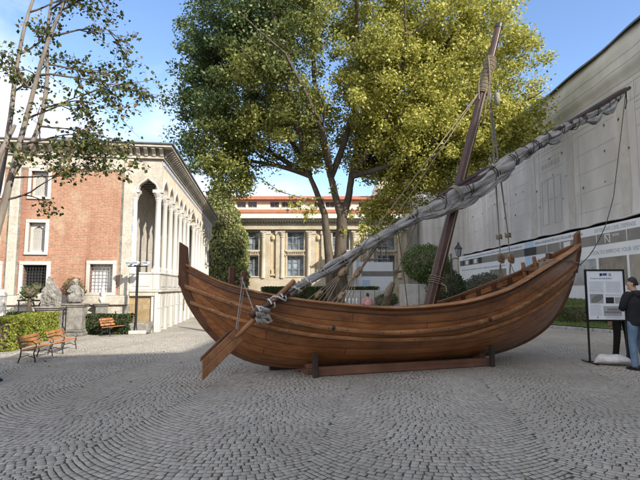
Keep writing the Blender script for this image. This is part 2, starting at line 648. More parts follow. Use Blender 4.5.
def arch_strip(mb, fn, u0, u1, zs, zt, rise, th, n=14):
    """wall piece over an opening; fn(u, w, z) -> xyz, w the thickness"""
    for w in (0, th):
        rows = [[fn(u0 + (u1 - u0) * k / n, w, zs + rise * ogee(k / n)) for k in range(n + 1)],
                [fn(u0 + (u1 - u0) * k / n, w, zt) for k in range(n + 1)]]
        mb.strip(rows)
    mb.strip([[fn(u0 + (u1 - u0) * k / n, w, zs + rise * ogee(k / n)) for k in range(n + 1)] for w in (0, th)])


def arch_trim(mb, fn, u0, u1, zs, rise, w, r=.03, n=16):
    mb.tube([fn(u0 + (u1 - u0) * k / n, w, zs + rise * ogee(k / n)) for k in range(n + 1)], r, 6)


def make_kiosk():
    K = thing('kiosk_building', 'old brick and marble kiosk with a tall arched colonnade along its right side', 'building',
              (-5.96, 17.79, 0), R(7.1))
    # front: stone surround, brick panels with openings
    def panel(x0, x1, wins, mirror):
        mb = MB()
        mb.wall(x0, x1, 1.33, 5.97, wins, -.015, .33)
        return mb.build('brick_panel', M['brick'], K)
    wl = [(-4.60, -4.02, 4.90, 5.85), (-4.58, -4.02, 2.88, 3.95), (-4.70, -3.90, 1.42, 2.42)]
    w4 = (-2.42, -1.63, 1.44, 2.46)
    panel(-4.95, -1.36, wl + [w4], 0)
    mir = lambda h: (-10.22 - h[1], -10.22 - h[0], h[2], h[3])
    panel(-8.86, -5.27, [mir(h) for h in wl + [w4]], 1)
    mb = MB()
    mb.box(-13, -1.36, .32, 18.9, -.05, 6.44)              # core behind
    mb.box(-4.95 + .003, -1.363, -.05, .319, 5.972, 6.44)
    mb.box(-8.86, -5.273, -.05, .319, 5.972, 6.44)
    mb.box(-13, -8.863, -.05, .319, 1.332, 6.44)
    mb.box(-13, -1.02, -.03, .3, -.05, .985)
    mb.build('wall', M['stone'], K)
    mb = MB()
    mb.box(-5.268, -4.953, -.09, .318, 1.333, 6.438)
    mb.build('pilaster', M['stone'], K, bevel=.02)
    mb = MB()
    mb.box(-1.358, -1.03, -.07, .6, 1.333, 6.437)
    mb.build('pilaster', M['stone'], K, bevel=.02)
    mb = MB()
    mb.box(-13, -1.02, -.13, .31, .987, 1.329)
    mb.build('plinth_course', M['stone'], K, bevel=.02, label='pale stone ledge below the brick panels')
    # thin blue-grey outline round the brick field
    mb = MB()
    for a, b in ((-4.95, -1.36), (-8.86, -5.27)):
        mb.box(a + .004, b - .004, -.035, -.012, 5.925, 5.968)
        mb.box(a + .004, a + .05, -.035, -.012, 1.34, 5.92)
        mb.box(b - .05, b - .004, -.035, -.012, 1.34, 5.92)
    mb.build('brick_border', M['greystone'], K)

    def frame(h, ring, dep=.06):
        a, b, c, d = h
        m = MB()
        m.box(a - ring, b + ring, -dep, .1, d, d + ring)
        m.box(a - ring, b + ring, -dep - .02, .1, c - ring * .8, c)
        m.box(a - ring, a, -dep, .1, c + .001, d - .001)
        m.box(b, b + ring, -dep, .1, c + .001, d - .001)
        return m.build('window', M['marble'], K, bevel=.012)

    for s in (0, 1):
        g = (lambda h: h) if s == 0 else mir
        for hi, h in enumerate(wl[:2]):
            h = g(h)
            w = frame(h, .11 if hi == 0 else .12)
            a, b, c, d = h
            p = MB()                                    # arched white slab with a hexagon lattice
            cx = (a + b) / 2; hw = (b - a) / 2
            n = 14
            iw = hw * .72; zs = d - .30
            fn = lambda u, ww, z: (u, .12 + ww, z)
            arch_strip(p, fn, cx - iw, cx + iw, zs, d, .22, .08)
            p.box(a, cx - iw, .12, .2, c, d); p.box(cx + iw, b, .12, .2, c, d)
            p.box(cx - iw, cx + iw, .12, .2, c, c + .08)
            p.build('arched_slab', M['marble'], w)
            p = MB()
            for kk in range(-9, 16):
                for sg in (-1, 1):
                    x0, z0 = cx - iw, c + kk * .085
                    x1, z1 = cx + iw, c + kk * .085 + 2 * iw * 1.5
                    if sg < 0: x0, x1 = x1, x0
                    lo, hi2 = c + .08, d - .10
                    t0 = max(0, (lo - z0) / (z1 - z0)); t1 = min(1, (hi2 - z0) / (z1 - z0))
                    if t1 <= t0: continue
                    p.bar((x0 + (x1 - x0) * t0, .19, z0 + (z1 - z0) * t0), (x0 + (x1 - x0) * t1, .19, z0 + (z1 - z0) * t1), .022, .03, (0, 1, 0))
            p.build('lattice', M['marble'], w)
            p = MB(); p.box(a - .003, b + .003, .26, .30, c - .003, d + .003)
            p.build('pane', M['dark'], w)
        for h, m in ((wl[2], 'dark'), (w4, 'paneb')):
            h = g(h)
            w = frame(h, .13, .07)
            a, b, c, d = h
            p = MB(); p.box(a - .003, b + .003, .24, .30, c - .003, d + .003)
            p.build('pane', M[m], w)
            p = MB()
            n = 8 if m == 'dark' else 6
            for k in range(1, n):
                p.tube([(a + (b - a) * k / n, .06, c), (a + (b - a) * k / n, .06, d)], .011, 6)
            n2 = 9 if m == 'dark' else 8
            for k in range(1, n2):
                p.tube([(a, .06, c + (d - c) * k / n2), (b, .06, c + (d - c) * k / n2)], .011, 6)
            p.build('grille', M['iron'] if m == 'dark' else M['greystone'], w)
    # ---- portico bay seen from the front
    fF = lambda u, w, z: (u, w, z)
    p = MB()
    arch_strip(p, fF, -.86, -.14, 5.28, 6.437, .42, .24)
    p.box(-1.028, -.862, 0, .24, 5.28, 6.436)
    p.box(-.138, -.002, 0.002, .24, 5.28, 6.435)
    p.build('arch_wall', M['stone'], K, label='pale stone spandrel over the front arch')
    p = MB(); arch_trim(p, fF, -.88, -.12, 5.28, .44, -.015, .035); p.build('arch_moulding', M['marble'], K, smooth=True)
    # ---- side
    ys = [.12 + 1.23 * k for k in range(7)] + [9.65 + 1.29 * k for k in range(7)]
    fS = lambda u, w, z: (-w, u, z)
    for k in range(len(ys) - 1):
        p = MB()
        u0, u1 = ys[k] + .13, ys[k + 1] - .13
        arch_strip(p, fS, u0, u1, 5.27, 6.2, .50 if k != 6 else .7, .24)
        p.box(-.24, 0, ys[k] - .13 + (.12 if k == 0 else 0), u0, 5.27, 6.2)
        p.build('arch', M['cream2'], K)
        p = MB(); arch_trim(p, fS, u0 - .02, u1 + .02, 5.27, .54, -.015, .03); p.build('arch_moulding', M['marble'], K, smooth=True)
    p = MB()
    p.box(-.24, 0, ys[-1] - .13, 18.9, 5.27, 6.2)
    p.box(-.245, .012, .25, 18.9, 6.203, 6.44)
    p.build('frieze', M['marble'], K)
    p = MB(); p.box(-.1, .03, .2, 18.88, 6.25, 6.38); p.build('frieze_band', M['marble_grey'], K)
    # columns
    def column(x, y, mat):
        m = MB()
        m.box(x - .15, x + .15, y - .15, y + .15, 2.18, 2.30)
        m.lathe([(.15, 2.30), (.15, 2.34), (.125, 2.37), (.115, 2.42), (.112, 3.6), (.098, 4.84), (.11, 4.86), (.11, 4.89)], (x, y, 0), 18)
        c = m.build('column', mat, K, smooth=True, sharp=35)
        m = MB()
        m.lathe([(.105, 4.88), (.13, 4.93), (.125, 4.97), (.17, 5.06), (.2, 5.13), (.19, 5.15)], (x, y, 0), 10)
        m.box(x - .19, x + .19, y - .19, y + .19, 5.152, 5.268)
        m.build('capital', M['marble'], c)
    for y in ys: column(-.12, y, M['marble'])
    column(-.98, .13, M['marble_grey'])
    # balustrade and base along the side and front
    p = MB()
    p.box(-.2, 0.03, -.04, 18.9, 1.53, 2.1)
    p.box(-1.03, -.203, -.03, .16, 1.53, 2.1)
    for k in range(len(ys) - 1):
        p.box(.03, .055, ys[k] + .2, ys[k + 1] - .2, 1.64, 2.0)
    p.box(-.9, -.3, -.055, -.03, 1.66, 1.98)
    p.build('balustrade', M['marble'], K, bevel=.012)
    p = MB(); p.box(-.24, .07, -.07, 18.9, 2.103, 2.178); p.box(-1.03, -.243, -.06, .2, 2.103, 2.176)
    p.build('handrail', M['marble'], K, bevel=.02)
    p = MB()
    p.box(-.25, 0, 0, 18.9, -.06, 1.44)
    for y in ys:
        p.box(0, .09, y - .16, y + .16, -.06, .86)
        p.box(0, .075, y - .14, y + .14, .90, 1.38)
        p.box(0, .11, y - .18, y + .18, .86, .90)
        p.box(0, .05, y + .35, y + .88, .12, 1.30)
    p.box(-.12, 0.002, -.06, .3, -.05, 1.44)
    p.build('base', M['marble'], K, bevel=.012)
    p = MB(); p.box(-1.03, .10, -.08, 18.9, 1.443, 1.527)
    p.build('base_cornice', M['stone'], K, bevel=.02)
    # dark slot windows in the far base
    for y in (5.75, 10.3, 12.9):
        p = MB(); p.box(0.052, .056, y - .1, y + .14, .5, 1.1); p.build('slot_window', M['dark'], K)
    # tan infill under the front bay, with an old stone trough in front
    p = MB(); p.box(-1.02, -.121, .06, .3, -.05, 1.30); p.build('rubble_infill', M['rubble'], K)
    p = MB(); p.box(-1.02, -.12, -.05, .3, 1.303, 1.44); p.build('lintel', M['stone'], K, bevel=.015)
    # floor, back wall, ceiling beams
    p = MB(); p.box(-3.29, -.26, .61, 18.8, 1.385, 1.6); p.build('portico_floor', M['marble'], K)
    p = MB()
    p.box(-3.4, -3.2, .61, 18.8, 1.602, 6.3); p.box(-3.19, -.3, 18.5, 18.8, 1.602, 6.3)
    p.build('portico_wall', M['stone'], K)
    for y in (2.2, 4.6, 7.0, 11.0, 13.5, 16.0):
        p = MB()
        p.prism([(y - .6, 1.603), (y + .6, 1.603), (y + .6, 4.2), (y, 5.1), (y - .6, 4.2)], lambda a, b, d: (d, a, b), -3.198, -3.15)
        n_ = p.build('portico_niche', M['marble'], K)
        p = MB()
        p.prism([(y - .42, 1.65), (y + .42, 1.65), (y + .42, 4.1), (y, 4.75), (y - .42, 4.1)], lambda a, b, d: (d, a, b), -3.149, -3.13)
        p.build('niche_panel', M['marble_grey'], n_)
    p = MB()
    p.box(-3.19, -.25, .61, 18.8, 6.10, 6.2)
    for k in range(38): p.box(-3.19, -.25, .7 + k * .48, .84 + k * .48, 5.88, 6.098)
    p.build('beamed_ceiling', M['beamgrey'], K)
    # cornice with brackets
    p = MB()
    p.box(-13.1, .06, -.12, 18.95, 6.443, 6.52)
    k = 0
    def bracket(x, y, dx, dy):
        prof = [(0, 6.52), (.06, 6.52), (.10, 6.60), (.22, 6.68), (.30, 6.74), (.30, 6.80), (0, 6.80)]
        tx, ty = -dy, dx
        p.prism(prof, lambda a, b, d: (x + dx * a + tx * d, y + dy * a + ty * d, b), -.06, .06)
    for k in range(46): bracket(.0 - k * .28, -.1, 0, -1)
    for k in range(67): bracket(.05, .05 + k * .28, 1, 0)
    p.build('cornice', M['stone'], K)
    p = MB()
    p.box(-13.1, 0.04, -.1, 18.9, 6.521, 6.80)
    p.build('cornice_wall', M['stone'], K)
    p = MB()
    p.box(-13.4, .40, -.46, 19.2, 6.803, 6.90)
    p.build('eave', M['stone'], K)
    p = MB()
    p.add([(-13.5, -.52, 6.903), (.46, -.52, 6.903), (.46, 19.3, 6.903), (-13.5, 19.3, 6.903),
           (-13.5, -.52, 6.95), (.46, -.52, 6.95), (.46, 19.3, 6.95), (-13.5, 19.3, 6.95), (-10, 5, 7.6), (-3.5, 5, 7.6), (-3.5, 14, 7.6), (-10, 14, 7.6)],
          [(0, 3, 2, 1), (0, 1, 5, 4), (1, 2, 6, 5), (2, 3, 7, 6), (3, 0, 4, 7), (4, 5, 9, 8), (5, 6, 10, 9), (6, 7, 11, 10), (7, 4, 8, 11), (8, 9, 10, 11)])
    p.build('roof', M['lead'], K)
    return K


M['cream2'] = m_noise('warm_stone', (.60, .50, .36), (.68, .60, .46), 3, .8, .2, c3=(.70, .66, .57), scale2=2)
M['paneb'] = m_noise('pane_sky_reflection', (.70, .71, .73), (.78, .79, .80), 2, .35, .05)  # white pane colour painted as the sky's reflection
M['beamgrey'] = m_noise('old_ceiling_wood', (.16, .145, .12), (.27, .25, .21), 4, .85, .3)
make_kiosk()


# stone trough and steps by the front bay of the kiosk
def make_trough():
    t = thing('stone_trough', 'broken marble basin piece leaning below the tan wall of the kiosk corner', 'stone relic', (-6.37, 17.15, 0), R(7))
    p = MB()
    p.prism([(-.42, .02), (.36, .02), (.46, .30), (.40, .44), (.2, .36), (-.1, .40), (-.44, .34)], lambda a, b, d: (a, d, b), -.14, .2)
    p.build('basin', M['greystone'], t, bevel=.03, bseg=2)
    p = MB(); p.box(-.3, .28, -.32, -.145, 0, .13); p.build('slab', M['marble'], t, bevel=.02)
    p = MB()
    p.tube([(-.5 + .05 * math.sin(k), .12, k * .12) for k in range(9)], [.09, .10, .1, .09, .08, .08, .075, .07, .06], 10)
    p.build('column_stump', M['greystone'], t, smooth=True)


make_trough()


# ---------------------------------------------------------------- rear building (frontal, ochre)
def make_rear():
    B = thing('museum_annex', 'ochre stone building with red tiled roof and columns behind the boat', 'building', (0, 55, 0), 0)
    xc = [-13.2, -8.0, -2.8, 2.4, 7.6]
    holes = []
    for x in xc:
        holes += [(x - .95, x + .95, 2.95, 5.25), (x - .95, x + .95, 5.95, 8.03)]
    p = MB(); p.wall(-17, 10, 0, 8.25, holes, 0, .5); p.build('wall', M['sand'], B)
    p = MB(); p.box(-17, 10, .8, 12, 0, 10.2); p.build('rear_wall', M['dark'], B)
    # plinth
    p = MB(); p.box(-17, 10, -.35, 0, 0, 2.7); p.build('plinth', M['sand'], B, bevel=.04)
    for x in xc:
        for z0, z1 in ((2.95, 5.25), (5.95, 8.03)):
            w = MB()
            w.box(x - 1.12, x - .95, -.06, .1, z0 + .002, z1); w.box(x + .95, x + 1.12, -.06, .1, z0 + .002, z1)
            w.box(x - 1.2, x + 1.2, -.1, .1, z1 + .002, z1 + .16); w.box(x - 1.2, x + 1.2, -.14, .1, z0 - .16, z0)
            win = w.build('window', M['sand'], B)
            w = MB(); w.box(x - .96, x + .96, .42, .5, z0 - .01, z1 + .01); w.build('pane', M['glass'], win)
            w = MB()
            for xx in (-.95, -.42, -.30, .30, .42, .95): w.box(x + xx - .035, x + xx + .035, .33, .41, z0, z1)
            for zz in (z0 + .04, z0 + (z1 - z0) * .34, z0 + (z1 - z0) * .68, z1 - .04): w.box(x - .95, x + .95, .34, .40, zz - .03, zz + .03)
            w.build('mullion', M['winframe'], win)
        # balustrade under the upper window
        w = MB()
        w.box(x - 1.0, x + 1.0, -.2, .0, 5.36, 5.44); w.box(x - 1.0, x + 1.0, -.2, .0, 5.68, 5.76)
        for k in range(9): w.lathe([(.04, 5.44), (.075, 5.5), (.04, 5.6), (.05, 5.68)], (x - .85 + k * .21, -.1, 0), 8)
        w.build('balustrade', M['sand'], B, smooth=True)
        # flanking engaged columns
        for s in (-1, 1):
            c = MB()
            c.lathe([(.30, 2.7), (.30, 2.85), (.24, 2.95), (.235, 5), (.2, 7.35)], (x + s * 1.52, -.22, 0), 14)
            co = c.build('column', M['sand'], B, smooth=True, sharp=35)
            c = MB()
            c.lathe([(.2, 7.35), (.26, 7.42), (.22, 7.5), (.34, 7.9), (.3, 7.95)], (x + s * 1.52, -.22, 0), 12)
            c.box(x + s * 1.52 - .33, x + s * 1.52 + .33, -.55, .0, 7.952, 8.1)
            c.build('capital', M['sand'], co)
    for x in [-15.8, -10.6, -5.4, -.2, 5.0]:
        for s in (-.75, .75):
            c = MB(); c.box(x + s - .42, x + s + .42, -.28, 0, 2.7, 7.7); c.box(x + s - .5, x + s + .5, -.34, 0, 7.702, 8.1)
            c.build('pilaster', M['sand'], B, bevel=.03)
        c = MB()
        c.box(x - .3, x + .3, -.03, .0, 3.4, 6.6); c.box(x - .3, x + .3, -.2, .0, 3.0, 3.2); c.box(x - .14, x + .14, -.18, -.03, 3.2, 3.7)
        c.lathe([(.1, 7.0), (.26, 7.2), (.26, 7.5), (.1, 7.7)], (x, -.05, 0), 10)
        c.build('niche_ornament', M['sandd'], B)
    p = MB()
    p.box(-17.1, 10.1, -.5, .8, 8.26, 8.62); p.box(-17.1, 10.1, -.45, .8, 8.622, 9.2)
    for k in range(45): p.box(-16.9 + k * .6, -16.6 + k * .6, -.52, -.45, 8.75, 9.05)
    p.build('entablature', M['sand'], B, bevel=.02)
    p = MB()
    p.box(-17.3, 10.3, -.9, .8, 9.203, 9.42); p.box(-17.6, 10.6, -1.35, .8, 9.423, 9.62)
    for k in range(90): p.box(-17.2 + k * .3, -17.04 + k * .3, -.86, -.5, 9.08, 9.2)
    p.build('cornice', M['cream'], B, bevel=.03)
    p = MB(); p.box(-17.5, 10.5, -.9, .8, 9.623, 10.2); p.build('parapet', M['cream'], B)
    p = MB()
    p.add([(-17.6, -1.0, 10.2), (10.6, -1.0, 10.2), (10.6, 1.5, 10.9), (-17.6, 1.5, 10.9), (-17.6, -1.0, 10.12), (10.6, -1.0, 10.12), (10.6, 1.5, 10.5), (-17.6, 1.5, 10.5)],
          [(0, 1, 2, 3), (4, 7, 6, 5), (0, 4, 5, 1), (1, 5, 6, 2), (2, 6, 7, 3), (3, 7, 4, 0)])
    p.build('lower_roof', M['tile'], B)
    hs = [(x, x + 1.05, 11.15, 11.85) for x in np.arange(-16.5, 9, 1.32) if int((x + 16.5) / 1.32) % 4 != 3]
    p = MB(); p.wall(-17, 10, 10.7, 12.1, hs, 1.5, .25); p.build('attic_wall', M['cream'], B)
    for h in hs:
        w = MB(); w.box(h[0], h[1], 1.7, 1.74, h[2], h[3]); win = w.build('attic_window', M['glassd'], B)
        w = MB()
        for xx in (h[0] + .03, (h[0] + h[1]) / 2, h[1] - .03): w.box(xx - .03, xx + .03, 1.64, 1.69, h[2], h[3])
        w.box(h[0], h[1], 1.645, 1.685, h[3] - .06, h[3])
        w.build('mullion', M['winframe'], win)
    p = MB(); p.box(-17, 10, 1.78, 12, 10.5, 12.1); p.build('attic_core', M['dark'], B)
    p = MB()
    p.add([(-17.5, .9, 12.1), (10.5, .9, 12.1), (10.5, 13, 12.1), (-17.5, 13, 12.1), (-16, 6.5, 13.5), (9, 6.5, 13.5), (-17.5, .9, 12.0), (10.5, .9, 12.0), (10.5, 13, 12.0), (-17.5, 13, 12.0)],
          [(0, 1, 5, 4), (1, 2, 5), (2, 3, 4, 5), (3, 0, 4), (0, 6, 7, 1), (1, 7, 8, 2), (2, 8, 9, 3), (3, 9, 6, 0), (6, 9, 8, 7)])
    p.build('roof', M['tile'], B)


M['sandd'] = m_noise('ochre_relief', (.44, .35, .22), (.54, .44, .29), 3, .85, .4)
t_ = NT('window_glass'); M['glass'] = t_.fin(t_.ramp(t_.noise(t_.coord('Object'), .9, 3), [(.35, (.06, .075, .095)), (.65, (.30, .36, .42))]), .12, .6)
M['glassd'] = m_plain('attic_glass', (.07, .065, .065), .2, .5)
M['winframe'] = m_plain('window_frame_paint', (.20, .22, .23), .5)
make_rear()


# ---------------------------------------------------------------- museum wrapped in printed sheeting (right)
def fold(y, z):
    e = .012 * math.sin(y * 1.9 + z * .25) + .007 * math.sin(y * 5.3 + 1.3 * math.sin(z)) + .008 * math.sin(z * 1.1 + y * .4)
    if z < 6.4: e += (6.4 - z) ** 1.5 * .035 * (1 + .6 * math.sin(y * 1.1 + .5) + .5 * math.sin(y * 3.7)) * (1 if z > 5.3 else 1)
    if z > 12.3: e += .03 * math.sin(y * .8 + z * 3) + .02 * math.sin(y * 2.3 + z)
    return e


def wsurf(y, z, off=0.0):
    base = 16.0
    if z > 12.6: base -= min(.2, (z - 12.6) * .5)
    if z > 14.2: base += (z - 14.2) * .3
    return (base - fold(y, z) - off, y, z)


def make_museum():
    B = thing('wrapped_museum', 'long museum front hidden behind pale sheeting printed with a ghost of its facade', 'building', (0, 0, 0), 0)
    p = MB(); p.box(16.6, 30, -26, 54, 0, 14.95); p.build('wall', M['cream'], B)
    p = MB()
    nz = 60
    zs = [5.3 + (14.95 - 5.3) * k / nz for k in range(nz + 1)]
    yy = [-8 + 62 * k / 260 for k in range(261)]
    p.strip([[wsurf(y, z) for z in zs] for y in yy])
    p.build('printed_sheet', M['mesh'], B, smooth=True, sharp=80)
    p = MB()
    p.strip([[(15.80 + .02 * math.sin(y * 1.3) + k * .5, y, 14.96 + .05 * math.sin(y * .9) + (0 if k else .0)) for k in range(4)] for y in yy])
    p.strip([[(15.74 + .02 * math.sin(y * 1.3), y, 14.80 + .05 * math.sin(y * .9)), (15.80 + .02 * math.sin(y * 1.3), y, 14.96 + .05 * math.sin(y * .9))] for y in yy])
    p.build('roof_edge', M['lead'], B)

    def patch(mb, y0, y1, z0, z1, off=.012):
        ny = max(2, int((y1 - y0) / .24) + 1); nzz = max(2, int((z1 - z0) / .17) + 1)
        mb.strip([[wsurf(y0 + (y1 - y0) * i / (ny - 1), z0 + (z1 - z0) * j / (nzz - 1), off) for j in range(nzz)] for i in range(ny)])
    # ghost of the facade printed on the sheet
    line = MB()
    bay = 5.4
    for b in range(-2, 10):
        y0 = 3.2 + b * bay
        pil = MB(); patch(pil, y0 - .55, y0 + .30, 5.4, 12.1)
        pil.build('printed_pilaster', M['print'], B, smooth=True, sharp=80); pil = MB()
        for z in (6.1, 7.3, 8.5, 9.7, 10.9):
            if b % 2 == 0: patch(line, y0 + .5, y0 + bay - .75, z, z + .022)
        if b % 2:
            ya, yb = y0 + 1.2, y0 + bay - 1.5
            for k in range(4):
                yk = ya + (yb - ya) * k / 3
                patch(line, yk - .05, yk + .05, 6.0, 9.2)
            for z in (6.0, 7.7, 9.15): patch(line, ya, yb, z, z + .06)
            for k in range(6):
                yk = ya + (yb - ya) * (k + .1) / 6
                fz = MB(); patch(fz, yk, yk + .36, 10.0, 10.4); fz.build('printed_frieze', M['print'], B, smooth=True, sharp=80)
                patch(line, yk + .06, yk + .30, 10.12, 10.28, .02)
            for z in (9.75, 10.6, 11.0): patch(line, ya - .3, yb + .3, z, z + .03)
        else:
            for z0 in (6.3, 9.0):
                pass
        for k in range(12):
            patch(line, y0 + k * .45, y0 + k * .45 + .03, 11.2, 12.0) if b % 2 else None
    for z in (11.25, 12.15, 12.45, 13.2, 13.75):
        patch(line, -7, 53.5, z, z + .035)
    line.build('printed_outlines', M['printd'], B, smooth=True, sharp=80)
    # seams between the lengths of sheeting
    for b in range(-1, 11):
        s = MB(); patch(s, 2.0 + b * bay, 2.0 + b * bay + .05, 5.35, 12.4, .025)
        s.build('sheet_seam', M['meshw'], B, smooth=True, sharp=80)
    s = MB(); s.box(16.45, 16.598, -8, 54, 3.5, 6.2); s.build('gap_shade', M['boardk'], B)  # dark strip painted as the shade in the gap under the sheet
    s = MB(); s.tube([(wsurf(y, 5.32)[0] - .01 + .02 * math.sin(y * 2.7), y, 5.30 + .03 * math.sin(y * 1.7)) for y in yy], .05, 8); s.build('sheet_hem', M['print'], B, smooth=True)
    # small torn vent holes
    n = 0
    for z in (7.6, 9.0, 10.6):
        for k in range(15):
            y = 20.5 + k * 2.05 + random.uniform(-.5, .5); zz = z + random.uniform(-.35, .35)
            if y > 51 or random.random() < .2: continue
            a = random.uniform(.05, .10)
            f = MB()
            c = wsurf(y, zz, .03)
            f.add([(c[0], y - a * .6, zz + a), (c[0], y + a * .6, zz + a * .8), (c[0] - .05, y + a * .2, zz - a), (c[0] - .01, y - a * .7, zz - a * .3)], [(0, 1, 2, 3)])
            f.build('vent_flap', M['boardk'], B)
    # dark gap below the sheet edge
    # wing that closes the court behind the camera and shades the foreground
    return B


make_museum()


def make_wing():
    B = thing('rear_wing', 'cream wing of the museum behind the viewer', 'building', (11.6, -7.7, 0), R(14))
    hs = [(x, x + 1.4, z, z + 2.6) for x in np.arange(-9.5, 8, 3.4) for z in (2.0, 7.6)]
    p = MB(); p.wall(-8, 8, 0, 15.2, [], 0, .3)
    p.box(-11, 12, -13, -.002, 0, 15.2)
    p.build('wall', M['cream'], B)
    for h in hs:
        w = MB(); w.box(h[0] - .15, h[1] + .15, .001, .35, h[2] - .15, h[3] + .15)
        w.build('window', M['glassd'], B)
    p = MB(); p.box(-11.3, 12.3, -13.3, .55, 15.203, 15.6); p.build('cornice', M['cream'], B)


make_wing()


def sheeted(name, label, x0, x1, y, z1, mat, depth, lines):
    B = thing(name, label, 'building', (0, y, 0), 0)
    p = MB()
    f = lambda x, z: .04 * math.sin(x * 3.1 + .3 * z) + .03 * math.sin(z * .9 + x * 1.1) + .02 * math.sin(x * 9)
    nx = 40
    p.strip([[(x0 + (x1 - x0) * i / nx, f(x0 + (x1 - x0) * i / nx, z1 * j / 40), z1 * j / 40) for j in range(41)] for i in range(nx + 1)])
    p.strip([[(x0, depth * i / 10 + f(x0, z1 * j / 40), z1 * j / 40) for j in range(41)] for i in range(11)])
    p.build('sheeting', mat, B, smooth=True, sharp=60)
    p = MB(); p.box(x0 + .3, x1, .35, depth, 0, z1 - .05); p.build('wall', M['cream'], B)
    p = MB()
    for a, b, c, d in lines:
        ny = max(2, int((b - a) / .2) + 1); nz = max(2, int((d - c) / .3) + 1)
        p.strip([[(a + (b - a) * i / (ny - 1), f(a + (b - a) * i / (ny - 1), c + (d - c) * j / (nz - 1)) - .015, c + (d - c) * j / (nz - 1)) for j in range(nz)] for i in range(ny)])
    p.build('printed_outlines', M['print'], B)
    return B


ln = []
for x in (12.6, 13.9, 15.0): ln += [(x, x + .05, 4.5, 13)]
for z in (6, 8.2, 10, 12.3): ln += [(11.8, 15.9, z, z + .05)]
ln += [(12.75, 13.75, 6.4, 6.45), (12.75, 12.8, 6.4, 7.9), (13.7, 13.75, 6.4, 7.9)]
sheeted('grey_sheeted_wing', 'grey sheeted building end closing the court beside the white hoarding', 11.55, 16.3, 53.0, 14.6, M['mesh'], 3.5, ln)
ln = []
for x in (8.2, 9.6, 10.9): ln += [(x, x + .06, 3.5, 13)]
for z in (5.2, 7.6, 9.5, 11.8): ln += [(7.3, 11.6, z, z + .05)]
ln += [(8.5, 9.3, 6, 6.05), (8.5, 8.55, 6, 7.3), (9.25, 9.3, 6, 7.3)]
sheeted('cream_sheeted_wing', 'cream sheeted building end just right of the big tree trunks', 7.1, 12.2, 57.0, 14.8, M['meshw'], 8, ln)


# hoarding with pictures and writing
def text_obj(name, s, size, mat, parent, loc, rot, extrude=.002, width=None):
    cu = bpy.data.curves.new(name, 'FONT')
    cu.body = s; cu.size = size; cu.extrude = extrude
    if width: cu.space_character = width
    o = bpy.data.objects.new(name, cu)
    COL.objects.link(o)
    bpy.context.view_layer.update()
    dg = bpy.context.evaluated_depsgraph_get()
    me = bpy.data.meshes.new_from_object(o.evaluated_get(dg), depsgraph=dg)
    bpy.data.objects.remove(o); bpy.data.curves.remove(cu)
    me.materials.clear()
    o = link(name, me, mat, parent)
    o.location = loc; o.rotation_euler = rot
    return o


